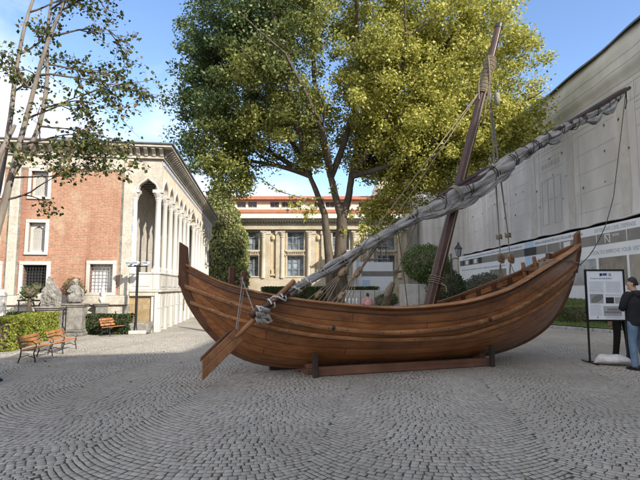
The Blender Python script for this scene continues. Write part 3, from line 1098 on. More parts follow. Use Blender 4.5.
def make_hoarding():
    X = 15.2
    H = thing('site_hoarding', 'long white hoarding with dark picture band and grey lettering under the sheeted wall', 'hoarding', (0, 0, 0), 0)
    p = MB(); p.box(X, X + .12, 12, 52.4, .35, 4.95); p.build('board', M['board'], H, bevel=.01)
    p = MB(); p.box(X - .012, X - .001, 12, 34.0, 3.93, 4.50); p.build('picture_band', M['boardg'], H)
    p = MB(); p.box(X - .012, X - .001, 35.5, 45, 3.93, 4.50); p.build('picture_band', M['boardg'], H)
    p = MB(); p.box(X - .012, X - .001, 45.003, 52.0, 3.93, 4.50); p.build('picture_band', M['boardk'], H)
    p = MB(); p.box(X - .012, X - .001, 34.003, 35.497, .7, 3.928); p.box(X - .012, X - .001, 34.003, 35.497, 4.502, 4.945); p.build('blue_panel', M['boardb'], H)
    p = MB(); p.box(X - .012, X - .001, 33.9, 35.6, 3.93, 4.50)
    p = MB(); p.box(X - .016, X - .0125, 33.6, 35.6, 3.93, 4.50); p.build('dark_panel', M['boardk'], H)
    for y in (13, 15.6, 18.3, 21, 23.6, 26.2, 28.2, 30.2, 32, 46.2, 47.5, 48.9, 50.2, 51.3):
        p = MB(); p.box(X - .02, X - .0125, y, y + (.05 if y < 40 else .08), 3.93, 4.5); p.build('band_divider', M['inkw'], H)
    # little pictures in the far band
    for y in (46.5, 49.2, 29.0):
        p = MB(); p.box(X - .018, X - .0125, y, y + .8, 4.0, 4.43); p.build('band_picture', M['inkw'], H)
    rot = (R(90), 0, R(-90))
    text_obj('lettering', 'EXTENSIVE CIVIL DEFENSE', .30, M['inkg'], H, (X - .004, 26.4, 4.62), rot)
    text_obj('lettering', 'ATION TO IMPROVE YOUR VISITING EXPERIENCE', .30, M['inkg'], H, (X - .004, 27.0, 3.42), rot)
    text_obj('lettering', 'NOVA', .20, M['inkw'], H, (X - .014, 24.8, 4.27), rot)
    p = MB()
    p.box(X - .016, X - .0125, 25.0, 25.06, 3.98, 4.45); p.box(X - .016, X - .0125, 25.42, 25.48, 3.98, 4.45)
    p.box(X - .016, X - .0125, 25.063, 25.417, 4.39, 4.45)
    p.bar((X - .0145, 25.05, 3.99), (X - .0145, 25.42, 4.36), .003, .07, (1, 0, 0))
    p.bar((X - .0145, 25.2, 4.14), (X - .0145, 25.06, 4.34), .003, .06, (1, 0, 0))
    p.build('square_logo', M['inkw'], H)
    # unreadably small lines further along
    p = MB()
    def scrib(y0, y1, z, h):
        y = y1
        while y > y0:
            w = random.uniform(.05, .16)
            p.box(X - .004, X - .001, y - w, y, z, z + h * random.uniform(.7, 1)); y -= w + random.uniform(.03, .10)
    scrib(27.6, 33.8, 4.63, .2); scrib(36, 51, 4.63, .18); scrib(39.5, 51.5, 3.40, .15); scrib(28.5, 33.5, 3.43, .2)
    for z in (4.05, 4.15): scrib(24.0, 24.8, z, .03)
    p.build('small_print', M['inkg'], H)
    # big pictures of museum rooms
    for y0, y1, mt in ((12.4, 16.4, 'pic1'), (16.6, 20.0, 'pic2'), (20.2, 23.55, 'pic1'), (23.75, 26.15, 'pic2'), (26.4, 30.2, 'pic3'), (39.2, 43.0, 'pic2')):
        z0, z1 = (1.75, 3.22) if y0 < 35 else (1.9, 3.2)
        p = MB(); p.box(X - .012, X - .001, y0, y1, z0, z1); f = p.build('picture', M[mt], H)
        p = MB()
        for k in range(5):
            yy = y0 + .3 + (y1 - y0 - .6) * k / 4
            p.box(X - .017, X - .0125, yy, yy + .10, z0 + .2, z1 - .25 - .1 * abs(k - 2))
        p.box(X - .0165, X - .0125, y0 + .2, y1 - .2, z0 + .08, z0 + .18)
        p.build('picture_detail', M['pic1' if mt != 'pic1' else 'pic3'], f)
    # supports behind
    p = MB()
    for y in range(13, 53, 3): p.box(X + .121, X + .22, y, y + .1, .2, 4.9)
    p.build('support', M['greystone'], H)
    return H


M['pic1'] = m_noise('sepia_picture', (.28, .245, .21), (.38, .34, .29), 1.2, .5, 0)
M['pic2'] = m_noise('brown_picture', (.18, .165, .14), (.27, .245, .215), 1.5, .5, 0)
M['pic3'] = m_noise('grey_picture', (.24, .26, .28), (.45, .47, .49), .9, .5, 0)
make_hoarding()


def make_far_hoarding():
    H = thing('low_site_hoarding', 'small white hoarding with grey stripe behind the boat ropes', 'hoarding', (0, 47.5, 0), 0)
    p = MB(); p.box(3.6, 7.2, 0, .12, 0, 4.15); p.build('board', M['board'], H)
    p = MB(); p.box(4.1, 7.2, -.012, -.001, 2.75, 3.25); p.build('stripe', M['boardg'], H)
    p = MB(); p.box(3.3, 3.598, -.3, .1, 0, 4.3); p.build('end_post', M['board'], H, bevel=.02)
    p = MB(); p.box(4.2, 4.9, -.02, -.001, .6, 2.4); p.build('door', M['boardb'], H)
    S = thing('scaffold_tower', 'thin grey scaffold frame above the small hoarding', 'scaffold', (0, 49.5, 0), 0)
    for k, x in enumerate((4.6, 5.2, 5.8, 6.4, 7.0)):
        for y in (0, 1.2):
            p = MB(); p.tube([(x, y, 0), (x, y, 8.6)], .05, 6); p.build('upright', M['winframe'], S)
    for z in (4.6, 5.9, 7.2, 8.4):
        p = MB(); p.tube([(4.4, 0, z), (7.2, 0, z)], .05, 6); p.build('ledger', M['winframe'], S)
        p = MB(); p.box(4.5, 7.1, .05, 1.15, z - .12, z - .06); p.build('platform', M['greystone'], S)


make_far_hoarding()

# ---------------------------------------------------------------- the boat (x along the keel towards the bow, -y the near side)
BL = 9.26
fk = pchip([-.02, 0.01, .28, .52, .94, 1.44, 2.2, 3.3, 4.6, 5.8, 6.66, 7.44, 8.17, 8.74, 9.11, 9.26, 9.30],
           [1.85, 1.69, 1.12, .81, .44, .235, .125, .10, .09, .115, .19, .37, .71, 1.28, 2.04, 2.57, 2.8])
fh = pchip([0, .75, 1.58, 2.49, 3.74, 4.8, 5.91, 7.64, 9.02, 9.3], [2.03, 1.653, 1.448, 1.318, 1.229, 1.283, 1.473, 2.076, 2.549, 2.66])
fw1 = pchip([.03, 1.03, 2.5, 3.76, 4.82, 5.94, 7.25, 8.85, 9.14], [1.64, 1.272, .896, .793, .852, 1.02, 1.431, 2.02, 2.12])
fw2 = pchip([.14, 1.04, 2.54, 3.82, 4.9, 6.03, 7.32, 8.71, 9.0], [1.35, 1.025, .734, .653, .658, .843, 1.162, 1.727, 1.86])


def fb(s):
    q = abs((s - 4.68) / 4.66)
    return max(.045, 1.18 * max(0.0, 1 - q ** 2.0) ** .95)


def fe(s):
    x = (s - 4.64) / 4.66
    return 1.28 + .50 * max(0, 1 - x * x)


def ramp01(x, a, b):
    x = max(0.0, min(1.0, (x - a) / (b - a)))
    return x * x * (3 - 2 * x)


def fhs(s, sg=-1):
    """sheer height; the far side sits a little lower, the hull lists away on its cradle"""
    return fh(s) - (.23 * ramp01(s, 3.2, 6.0) * (1 - ramp01(s, 7.7, 9.2)) if sg > 0 else 0)


def fbs(s, sg=-1):
    return fb(s) * (.92 if sg > 0 else 1)


def sec(s, v, off=0.0, sg=-1):
    b = fbs(s, sg) - off; k = fk(s) + off; h = fhs(s, sg); e = fe(s)
    if k > h - .03: k = h - .03
    a = v * PI / 2
    return max(b, .02) * math.sin(a) ** (2 / e), h - (h - k) * math.cos(a) ** (2 / e)


def half(s, z, off=0.0, sg=-1):
    b = fbs(s, sg) - off; k = fk(s) + off; h = fhs(s, sg); e = fe(s)
    t = max(0.0, min(1.0, (h - z) / max(h - k, .02)))
    return max(b, .02) * max(0.0, 1 - t ** e) ** (1 / e)


def make_boat():
    ang = math.atan2(.326, .945)
    Bt = thing('wooden_boat', 'varnished wooden sailing boat with leaning mast and furled grey sail on the cobbles', 'boat', (-2.48, 8.63, 0), ang)
    NS, NV = 90, 22
    st = [BL * (.5 - .5 * math.cos(PI * i / NS)) * .75 + BL * (i / NS) * .25 for i in range(NS + 1)]
    # shell with planking UVs
    V, F, UV = [], [], []
    m = 2 * NV + 1
    for s in st:
        acc = 0; prev = None
        col = []
        for j in range(-NV, NV + 1):
            n, z = sec(s, abs(j) / NV, 0.0, 1 if j > 0 else -1)
            col.append((s, math.copysign(n, j) if j else 0.0, z))
        # girth measured down from the sheer
        for j, p in enumerate(col):
            g = 1.62 * (1 - abs(j - NV) / NV) + .02
            V.append(p); UV.append((s + (.9 if j > NV else 0), g))
    for i in range(NS):
        for j in range(m - 1):
            F.append((i * m + j, (i + 1) * m + j, (i + 1) * m + j + 1, i * m + j + 1))
    me = bpy.data.meshes.new('hull'); me.from_pydata(V, [], F)
    uvl = me.uv_layers.new(name='UVMap')
    for lp in me.loops: uvl.data[lp.index].uv = UV[lp.vertex_index]
    me.polygons.foreach_set('use_smooth', [True] * len(me.polygons)); me.update()
    hull = link('hull', me, M['hull'], Bt)
    so = hull.modifiers.new('thick', 'SOLIDIFY'); so.thickness = .05; so.offset = 1
    # keel with both posts
    ks = [-.03 + 9.33 * (.5 - .5 * math.cos(PI * i / 60)) for i in range(61)]
    p = MB(); rings = []
    for i, s in enumerate(ks):
        k = fk(min(max(s, -.02), 9.30))
        a = Vector((ks[max(i - 1, 0)], fk(ks[max(i - 1, 0)]))); b = Vector((ks[min(i + 1, 60)], fk(ks[min(i + 1, 60)])))
        d = (b - a).normalized(); nn = Vector((d.y, -d.x))
        c = Vector((s, k))
        o_, i_ = c + nn * .05, c - nn * .09
        rings.append([(o_.x, -.045, o_.y), (o_.x, .045, o_.y), (i_.x, .06, i_.y), (i_.x, -.06, i_.y)])
    p.loft(rings); p.build('keel', M['beam'], Bt, bevel=.012)
    fn = lambda a, b, d: (a, d, b)
    p = MB(); p.prism([(-.06, 2.43), (-.055, 1.66), (.08, 1.5), (.135, 1.75), (.10, 2.33)], fn, -.052, .052)
    p.build('stern_post', M['beamz'], Bt, bevel=.012)
    p = MB(); p.prism([(9.20, 2.90), (9.33, 3.0), (9.335, 2.5), (9.17, 1.95), (9.05, 2.2), (9.16, 2.62)], fn, -.055, .055)
    p.build('stem_post', M['beamz'], Bt, bevel=.012)

    # gunwales and wales
    def sweep(name, mat, sgn, s0, s1, zf, nf, hh, th, bev=.012, n=70, taper=True):
        rings = []
        for i in range(n + 1):
            s = s0 + (s1 - s0) * (.5 - .5 * math.cos(PI * i / n))
            z = zf(s); nn = nf(s, z)
            r = [(-th * .5, -hh / 2), (th * .5, -hh * .36), (th * .62, 0), (th * .5, hh * .36), (-th * .5, hh / 2)]
            rings.append([(s, sgn * max(.03, nn + a), z + b) for a, b in r])
        q = MB(); q.loft(rings)
        return q.build(name, mat, Bt, smooth=True, sharp=30)
    for sg in (-1, 1):
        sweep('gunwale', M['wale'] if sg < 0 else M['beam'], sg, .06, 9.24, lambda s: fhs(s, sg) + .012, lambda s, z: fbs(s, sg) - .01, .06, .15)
        sweep('sheer_strake', M['beam'], sg, .06, 9.22, lambda s: fhs(s, sg) - .075, lambda s, z: half(s, z, 0, sg) + .012, .07, .04)
        sweep('wale', M['wale'], sg, .05, 9.12, lambda s: fw1(s) - fh(s) + fhs(s, sg), lambda s, z: half(s, z, 0, sg) + .02, .10, .085)
        sweep('wale', M['wale'], sg, .15, 8.98, lambda s: fw2(s) - fh(s) + fhs(s, sg), lambda s, z: half(s, z, 0, sg) + .018, .085, .07)
        # treenail pegs / small iron heads
        q = MB()
        for k in range(26):
            s = .5 + k * .33
            for f in (fw1, fw2):
                z = f(s) - fh(s) + fhs(s, sg); nn = half(s, z, 0, sg) + (.07 if f is fw1 else .055)
                q.tube([(s, sg * (nn - .03), z), (s, sg * (nn + .006), z)], .014, 6)
        q.build('treenail', M['beam'], Bt)
    # small iron eye on the near upper wale
    q = MB()
    for s in (5.75, 2.55):
        z = fw1(s) + .01; q.ball((s, -(half(s, z) + .09), z), .035, .03, .045, 8, 6)
    q.build('iron_eye', M['iron'], Bt, smooth=True)
    # deck
    rows = []
    for i in range(61):
        s = .35 + 8.55 * i / 60
        z = .62 + (fh(s) - 1.235) * .75 + (.12 if s < 1.6 or s > 7 else 0)
        w = half(s, z, .055); w2 = half(s, z, .055, 1)
        rows.append([(s, -w + (w + w2) * k / 10, z) for k in range(11)])
    q = MB(); q.strip(rows); q.build('deck', M['deck'], Bt)
    # frame heads up the inside of the bulwark
    for sg in (-1, 1):
        for k in range(21):
            s = .75 + k * .385
            q = MB()
            zt = fhs(s, sg); zb = .60 + (fh(s) - 1.235) * .75
            pts = []
            for j in range(5):
                z = zt + (zb - zt) * j / 4
                pts.append((half(s, z, .05, sg) - .025, z))
            q.loft([[(s - .04, sg * (n - .05), z), (s + .04, sg * (n - .05), z), (s + .04, sg * (n + .02), z), (s - .04, sg * (n + .02), z)] for n, z in pts])
            q.build('rib', M['inner'], Bt)
        rows = []
        q = MB()
        q.loft([[(s, sg * (half(s, fhs(s, sg) - .2, .05, sg) + a), fhs(s, sg) - .2 + b) for a, b in ((-.05, -.05), (.0, -.05), (.0, .05), (-.05, .05))]
                for s in [.8 + 8.0 * i / 50 for i in range(51)]])
        q.build('stringer', M['inner'], Bt)
    # thwarts
    for s in (1.9, 3.3, 4.95, 6.4, 7.5):
        z = fhs(s, 1) - .2; w = half(s, z, .06); w2 = half(s, z, .06, 1)
        q = MB(); q.box(s - .11, s + .11, -w, w2, z - .025, z + .025); q.build('thwart', M['beam'], Bt, bevel=.008)
    # bitts: two at the stern, group at the bow
    def bitt(s, y, zt, w=.055, lean=(0, 0), round_=False):
        q = MB(); zb = fh(s) - .35
        if round_:
            q.tube([(s, y, zb), (s + lean[0] * .5, y + lean[1] * .5, (zb + zt) / 2), (s + lean[0], y + lean[1], zt)], [w, w, w * .9], 10)
        else:
            q.bar((s, y, zb), (s + lean[0], y + lean[1], zt), w * 2, w * 2, (0, 1, 0))
        return q.build('bitt', M['oar' if round_ else 'beamz'], Bt, bevel=.012)
    bitt(.86, -.2, 1.98, .05); bitt(1.05, -.36, 1.90, .05)
    bitt(8.34, 0, 2.42, .055, (.02, 0)); bitt(7.88, -.3, 2.26, .065, (0, 0), True)
    bitt(8.26, .28, 2.36, .05, (-.06, .03), True); bitt(8.03, .42, 2.22, .05, (-.05, .02), True)
    q = MB(); q.bar((7.95, -.48, 2.03), (8.0, .48, 2.05), .09, .09); q.build('bitt_beam', M['beam'], Bt, bevel=.012)
    # mast
    mb0, mb1 = Vector((4.86, 0, .52)), Vector((7.17, 0, 7.86))
    q = MB()
    q.tube([mb0 + (mb1 - mb0) * t for t in (0, .25, .5, .75, 1)], [.135, .13, .115, .10, .085], 8)
    mast = q.build('mast', M['spar'], Bt, bevel=.01)
    md = (mb1 - mb0).normalized()
    q = MB()
    q.tube([mb1 - md * .06, mb1 + md * .05], [.094, .088], 12); q.ball(mb1 + md * .05, .08, .08, .05, 12, 6)
    q.build('mast_cap', M['iron'], mast, smooth=True)

    def at(t): return mb0 + (mb1 - mb0) * t
    # rope serving round the mast head
    q = MB()
    sd = Vector((0, 1, 0)); tt = md.cross(sd)
    pts = []
    for k in range(300):
        f = k / 299; t = .885 - .125 * f
        a = f * 2 * PI * 27
        r = .104 + .012 * math.sin(f * 9) + .006 * math.sin(f * 61)
        pts.append(at(t) + (sd * math.cos(a) + tt * math.sin(a)) * r)
    q.tube(pts, .019, 6); q.build('rope_serving', M['rope'], mast, smooth=True)
    q = MB()
    for k in range(3):
        a = k * 2.1
        pts = [at(.88 - .15 * j / 20) + (sd * math.cos(a + j * .12) + tt * math.sin(a + j * .12)) * .135 for j in range(21)]
        q.tube(pts, .015, 6)
    pts = [at(.76) + tt * (-.15) + Vector((-.02 * j, 0, -.085 * j)) * (1 + .1 * math.sin(j)) for j in range(9)]
    q.tube(pts, .013, 6)
    q.build('loose_rope', M['rope'], mast, smooth=True)
    # halyard lying along the mast and its lashing low down
    q = MB()
    q.tube([at(.78 - .70 * j / 12) + Vector((-.0, -.13 - .012 * math.sin(j), 0)) for j in range(13)], .014, 6)
    for j in range(4):
        c = at(.16 + j * .006)
        q.tube([c + (sd * math.cos(a) + tt * math.sin(a)) * .155 for a in [2 * PI * i / 16 for i in range(17)]], .010, 6)
    q.tube([at(.16) + Vector((.05, -.15, 0)), at(.15) + Vector((.16, -.2, .02)), at(.14) + Vector((.2, -.2, -.03))], .02, 6)
    q.build('halyard', M['rope'], mast, smooth=True)
    # head block hanging on the right of the mast
    q = MB(); q.lathe([(.02, -.16), (.06, -.12), (.07, 0), (.06, .12), (.02, .16)], (7.02, -.02, 6.02), 10)
    q.build('head_block', M['ropeg'], mast, smooth=True)

    # yard and furled sail
    y0 = Vector((1.08, -.91, 1.14)); y1 = Vector((12.44, .83, 7.40))
    Y = lambda t: y0 + (y1 - y0) * t
    yd = (y1 - y0).normalized()
    ysd = yd.cross(Vector((0, 0, 1))).normalized()      # sideways
    yup = ysd.cross(yd).normalized()
    q = MB(); q.tube([Y(k / 20) + yup * (.0) for k in range(21)], [.055 + .012 * math.sin(PI * min(1, k / 20 * 1.02)) for k in range(21)], 10)
    yard = q.build('yard', M['yardw'], Bt, smooth=True)
    # sail bundle: lumpy lofted rings
    NR, NK = 260, 30
    rad = pchip([.06, .10, .2, .3, .36, .40, .46, .5, .55, .62, .70, .78, .84, .9, .95, .975], [.07, .08, .09, .105, .115, .13, .12, .12, .145, .125, .105, .10, .075, .07, .055, .025])
    drop = pchip([.06, .2, .3, .38, .45, .5, .58, .66, .74, .80, .86, .92, .975], [.0, .0, .02, .07, .10, .08, .04, .02, .04, .085, .12, .10, .05])
    ties = [.085, .12, .155, .19, .225, .262, .30, .335, .372, .43, .505, .56, .60, .635, .675, .715, .755, .80, .86, .93]
    rings = []
    for i in range(NR + 1):
        t = .06 + (.975 - .06) * i / NR
        pinch = 1.0
        for tv in ties: pinch -= .17 * math.exp(-((t - tv) / .007) ** 2)
        c = Y(t) - yup * drop(t)
        rr = rad(t) * pinch * .9
        ring = []
        for k in range(NK):
            a = 2 * PI * k / NK
            w = 1 + .10 * math.sin(3 * a + t * 30) + .09 * math.sin(5 * a - t * 42 + 1) + .075 * math.sin(8 * a + t * 50) \
                + .05 * math.sin(t * 170 + 2 * a) + .045 * math.sin(13 * a + t * 36 + math.sin(t * 60))
            w += .17 * math.sin(2 * a + t * 75) + .05 * math.sin(t * 95 + 1.5 * math.sin(a))
            vert = 1.0 + (.35 if .34 < t < .55 or t > .76 else .1)
            ring.append(c + ysd * (math.cos(a) * rr * w) + yup * (math.sin(a) * rr * w * vert))
        rings.append(ring)
    q = MB(); q.loft(rings)
    sail = q.build('furled_sail', M['canvas'], Bt, smooth=True, sharp=70)
    # loose folds hanging in the middle and the right
    for (ta, tb, dr, ph) in ((.33, .445, .20, 0), (.36, .475, .26, 1.5), (.40, .53, .23, .7), (.47, .565, .20, 2.4), (.31, .40, .15, 4), (.80, .865, .20, .3), (.86, .93, .17, 2), (.66, .72, .17, 3)):
        q = MB(); rings = []
        for i in range(31):
            f = i / 30; t = ta + (tb - ta) * f
            c = Y(t) - yup * (drop(t) + dr * (.25 + .65 * math.sin(PI * f))) - ysd * (-.05)
            rr = .015 + .055 * math.sin(PI * f) ** .7
            rings.append([c + ysd * (math.cos(2 * PI * k / 16) * rr * (1 + .25 * math.sin(3 * k + ph + f * 5))) + yup * (math.sin(2 * PI * k / 16) * rr * 1.25 * (1 + .2 * math.sin(2 * k + f * 9 + ph))) for k in range(16)])
        q.loft(rings); q.build('sail_fold', M['canvas'], sail, smooth=True, sharp=70)
    # yard timber showing above the sail near the mast and at the high end
    for ta, tb, upo in ((.37, .50, .085), (.35, .47, .02), (.70, .985, .035)):
        q = MB(); q.tube([Y(ta + (tb - ta) * k / 6) + yup * upo - ysd * (-.06 if upo > .08 else (-.15 if upo < .03 else 0)) * -1 for k in range(7)], [.05] + [.062] * 5 + [.045], 10)
        q.build('yard_timber', M['yardw'], yard, smooth=True)
    for j, tv in enumerate(ties):
        q = MB()
        c0 = Y(tv) - yup * drop(tv)
        rr = rad(tv) * .79 + .012
        vert = 1.0 + (.35 if .34 < tv < .55 or tv > .76 else .1)
        pts = []
        for k in range(41):
            a = 2 * PI * 2 * k / 40
            pts.append(c0 + yd * ((k / 40 - .5) * .16) + ysd * (math.cos(a) * rr * 1.04) + yup * (math.sin(a) * rr * vert * 1.05))
        q.tube(pts, .011, 5); q.build('sail_tie', M['cordd'] if j > 8 else M['ropeg'], sail, smooth=True)
    # long diagonal lashings
    q = MB()
    for (ta, tb, n) in ((.56, .80, 4.5), (.80, .97, 3.5), (.30, .50, 3)):
        pts = []
        for k in range(90):
            t = ta + (tb - ta) * k / 89; a = 2 * PI * n * k / 89
            vert = 1.0 + (.35 if .34 < t < .55 or t > .76 else .1)
            pts.append(Y(t) - yup * drop(t) + ysd * (math.cos(a) * (rad(t) * 1.08 + .01)) + yup * (math.sin(a) * (rad(t) * 1.08 + .01) * vert))
        q.tube(pts, .010, 5)
    q.build('lashing', M['cordd'], sail, smooth=True)
    # sling where the yard crosses the mast
    q = MB()
    c = Y(.402) - yup * .05
    for k in range(3):
        cc = c + yd * (k * .04 - .04)
        q.tube([cc + ysd * (math.cos(a) * .18) + yup * (math.sin(a) * .20) for a in [2 * PI * i / 20 for i in range(21)]], .014, 6)
    q.build('yard_sling', M['ropeg'], yard, smooth=True)

    # ---- rigging
    def rope(name, pts, r=.014, mat='rope', sag=0.0, parent=None):
        q = MB(); P = [Vector(p) for p in pts]; out = []
        for i in range(len(P) - 1):
            n = 10
            for k in range(n):
                f = k / n
                out.append(P[i].lerp(P[i + 1], f) - Vector((0, 0, sag * 4 * f * (1 - f))))
        out.append(P[-1])
        q.tube(out, r * .8, 6)
        return q.build(name, M[mat], parent or Bt, smooth=True)

    def pulley(name, c, axis, L=.17, w=.085, th=.05):
        c = Vector(c); a = Vector(axis).normalized(); s = a.cross(Vector((0, 1, 0))).normalized(); y = a.cross(s)
        q = MB(); rr = []
        for k in range(9):
            f = -1 + 2 * k / 8
            ww = w * (1 - abs(f) ** 2.6) ** .5 + .012
            rr.append([c + a * (f * L / 2 * 1.0) + s * (math.cos(b) * ww) + y * (math.sin(b) * th) for b in [2 * PI * i / 12 for i in range(12)]])
        q.loft(rr)
        o = q.build(name, M['blockw'], Bt, smooth=True)
        q = MB(); q.tube([c - y * (th + .006), c + y * (th + .006)], .016, 8); q.build('sheave_pin', M['beam'], o)
        return o
    # tackles running down from the sail to the near rail
    for (a, b, ends) in (((3.53, -.4, 2.48), (2.81, -.75, 1.89), [(2.12, -.76, 1.39), (2.2, -.79, 1.37), (2.3, -.81, 1.36), (2.38, -.83, 1.35), (2.46, -.85, 1.34)]),
                         ((3.78, -.35, 2.55), (3.16, -.65, 1.90), [(2.54, -.87, 1.34), (2.62, -.89, 1.33), (2.7, -.91, 1.32), (2.79, -.93, 1.32), (2.88, -.95, 1.31)])):
        A, Bv = Vector(a), Vector(b)
        rope('backstay', [at(.84 - .01 * len(ends)), Bv], .013, 'rope')
        for k in range(3): rope('tackle_rope', [A + Vector((.07 * k - .05, .02 * k, .03 * k)), Bv + Vector((.03 * k, 0, .02 * k))], .012, 'rope')
        pulley('pulley_block', b, A - Bv, .26, .05)
        for e in ends: rope('tackle_rope', [Bv + (Vector(e) - Bv).normalized() * .13, e], .012, 'rope')
        e = Vector(ends[1]); pulley('pulley_block', e + (Bv - e) * .22, Bv - e, .18, .038)
    # stay with its lanyards, left of the mast
    rope('stay', [(4.66, -.25, 2.95), (4.34, 0, 1.98)], .014, 'rope')
    q = MB()
    for k in range(4): q.tube([(4.34 + .012 * k, 0, 1.96 + .02 * k), (4.36 + .09 * math.cos(k), .08 * math.sin(k), 1.95), (4.3, .05, 1.9)], .016, 6)
    q.bar((4.20, 0, 1.93), (4.5, .02, 1.97), .03, .03)
    q.build('toggle', M['rope'], Bt, smooth=False)
    for k in range(6): rope('lanyard', [(4.34 - .01 * k, 0, 1.92), (4.05 + .05 * k, .25 + .02 * k, 1.18)], .011, 'rope')
    q = MB(); q.tube([(4.26, .06, 1.72), (4.2, .12, 1.55), (4.16, .17, 1.42)], [.05, .085, .06], 8, wob=.2); q.build('rope_coil', M['rope'], Bt, smooth=True)
    rope('stay', [(4.2, -.3, 2.80), (4.86, .5, 1.05)], .014, 'rope')
    # shrouds with blocks on the far side
    for (t0, mid, blk, ends) in ((.80, (7.32, .45, 2.82), (7.37, .5, 2.32), [(7.42, .70, 1.55), (7.5, .70, 1.58), (7.62, .68, 1.62)]),
                                 (.79, (7.58, .45, 2.87), (7.66, .5, 2.32), [(7.70, .66, 1.62), (7.78, .64, 1.68), (7.93, .6, 1.80)])):
        top = at(t0) + Vector((.13, .03, 0))
        rope('shroud', [top, mid, blk], .015, 'ropeg')
        rope('shroud', [top + Vector((.04, .0, -.05)), Vector(mid) + Vector((.03, .02, 0)), blk], .012, 'ropeg')
        q = MB()
        q.ball(mid, .075, .07, .05, 10, 6)
        for k in range(3): q.tube([Vector(mid) + Vector((math.cos(a) * .06, math.sin(a) * .06, .03 * k - .03 + .02 * math.sin(3 * a))) for a in [2 * PI * i / 12 for i in range(13)]], .016, 6)
        q.build('rope_knot', M['rope'], Bt, smooth=True)
        pulley('pulley_block', blk, (Vector(mid) - Vector(blk)), .22, .055, .045)
        pulley('pulley_block', Vector(blk) + Vector((.085, .03, -.02)), (Vector(mid) - Vector(blk)), .22, .055, .045)
        for e in ends: rope('shroud_fall', [Vector(blk) + Vector((0, 0, -.12)), e], .012, 'rope')
    # rope from the high end of the yard down to the bow
    rope('vang_rope', [Y(.985), (11.4, .7, 4.1), (10.75, .45, 3.25), (10.2, .28, 2.72), (9.7, .12, 2.36), (9.2, 0, 2.12)], .013, 'cordd', .02)
    rope('vang_rope', [Y(.985), Y(.984) + Vector((.0, 0, -.35)), Y(.98) + Vector((-.03, 0, -.55))], .022, 'cordd')
    # mooring line round bow bitts
    rope('mooring_line', [(9.3, -.04, 2.16), (9.0, -.22, 2.2), (8.6, -.42, 2.25), (8.2, -.52, 2.27), (8.05, -.4, 2.24), (7.9, -.32, 2.2), (8.2, .2, 2.22)], .018, 'ropeg', .03)
    q = MB()
    for k in range(4): q.tube([(7.89 + math.cos(a) * .085, -.3 + math.sin(a) * .085, 2.08 + .03 * k) for a in [2 * PI * i / 14 for i in range(15)]], .016, 6)
    for k in range(3): q.tube([(8.34 + math.cos(a) * .085, math.sin(a) * .085, 2.2 + .03 * k) for a in [2 * PI * i / 14 for i in range(15)]], .016, 6)
    q.build('mooring_turns', M['ropeg'], Bt, smooth=True)

    # ---- steering oar on the near quarter
    ax0 = Vector((.31, -.90, .29)); ax1 = Vector((1.86, -.84, 1.73))
    d = (ax1 - ax0).normalized(); nn = Vector((0, 1, 0)); sd2 = d.cross(nn).normalized()
    if sd2.z < 0: sd2 = -sd2          # towards upper left of the blade
    q = MB(); q.tube([ax0 + d * .72, ax0 + d * .95, ax1], [.04, .048, .046], 8)
    oar = q.build('steering_oar', M['oar'], Bt, bevel=.01)
    def plank(a0, a1, b0, b1, th, off, mat, nm):
        q = MB()
        P = [ax0 + d * a0[0] + sd2 * b0, ax0 + d * a1[0] + sd2 * b0, ax0 + d * a1[1] + sd2 * b1, ax0 + d * a0[1] + sd2 * b1]
        q.add([p + nn * (off - th / 2) for p in P] + [p + nn * (off + th / 2) for p in P],
              [(0, 1, 2, 3), (7, 6, 5, 4), (0, 4, 5, 1), (1, 5, 6, 2), (2, 6, 7, 3), (3, 7, 4, 0)])
        return q.build(nm, M[mat], oar, bevel=.008)
    plank((-.12, -.0), (.78, .82), -.125, .0, .05, .0, 'oar', 'blade')
    plank((.003, .10), (.823, .80), .003, .115, .045, .004, 'oar', 'blade')
    plank((.06, .12), (.80, .76), .118, .165, .06, .02, 'beamz', 'blade_batten')
    q = MB()
    for b in (.2, .45, .68): q.bar(ax0 + d * b + sd2 * -.11 - nn * .028, ax0 + d * b + sd2 * .10 - nn * .028, .03, .012, (0, 1, 0))
    q.build('blade_strap', M['oar'], oar)
    # lashings where the oar and yard heel cross the wale
    q = MB()
    for (c, r0) in ((Vector((1.24, -.93, 1.10)), .09), (Vector((1.32, -.93, 1.17)), .085)):
        for k in range(4):
            ph = k * .7
            q.tube([c + Vector((.07 * math.cos(a + ph), -.06 * math.sin(2 * a), r0 * math.sin(a))) for a in [2 * PI * i / 18 for i in range(19)]], .02, 6)
    q.tube([(1.26, -1.0, 1.09), (1.35, -1.02, 1.02), (1.42, -1.0, 1.04), (1.38, -.98, 1.12)], .025, 6)
    q.build('oar_lashing', M['ropeg'], oar, smooth=True)
    q = MB()
    for t in (.012, .03, .048, .07, .09):
        c = Y(t)
        q.tube([c + yd * (.05 * a / 6) + ysd * (math.cos(a) * .085) + yup * (math.sin(a) * .085) for a in [2 * PI * i / 16 for i in range(17)]], .016, 6)
    pts = [Y(.012 + .075 * i / 20) - ysd * (-.02) + yup * (.09 * math.cos(i * .9)) + ysd * (.09 * math.sin(i * .9)) for i in range(21)]
    q.tube(pts, .016, 6)
    q.build('heel_lashing', M['ropew'], yard, smooth=True)
    rope('oar_rope', [(1.03, -.42, 1.80), (.84, -.92, .92)], .012, 'ropeg')
    rope('oar_rope', [(1.01, -.40, 1.78), (1.14, -.93, 1.19)], .014, 'ropeg')
    rope('oar_rope', [(1.06, -.45, 1.70), (.86, -.92, .90)], .009, 'ropeg')
    return Bt


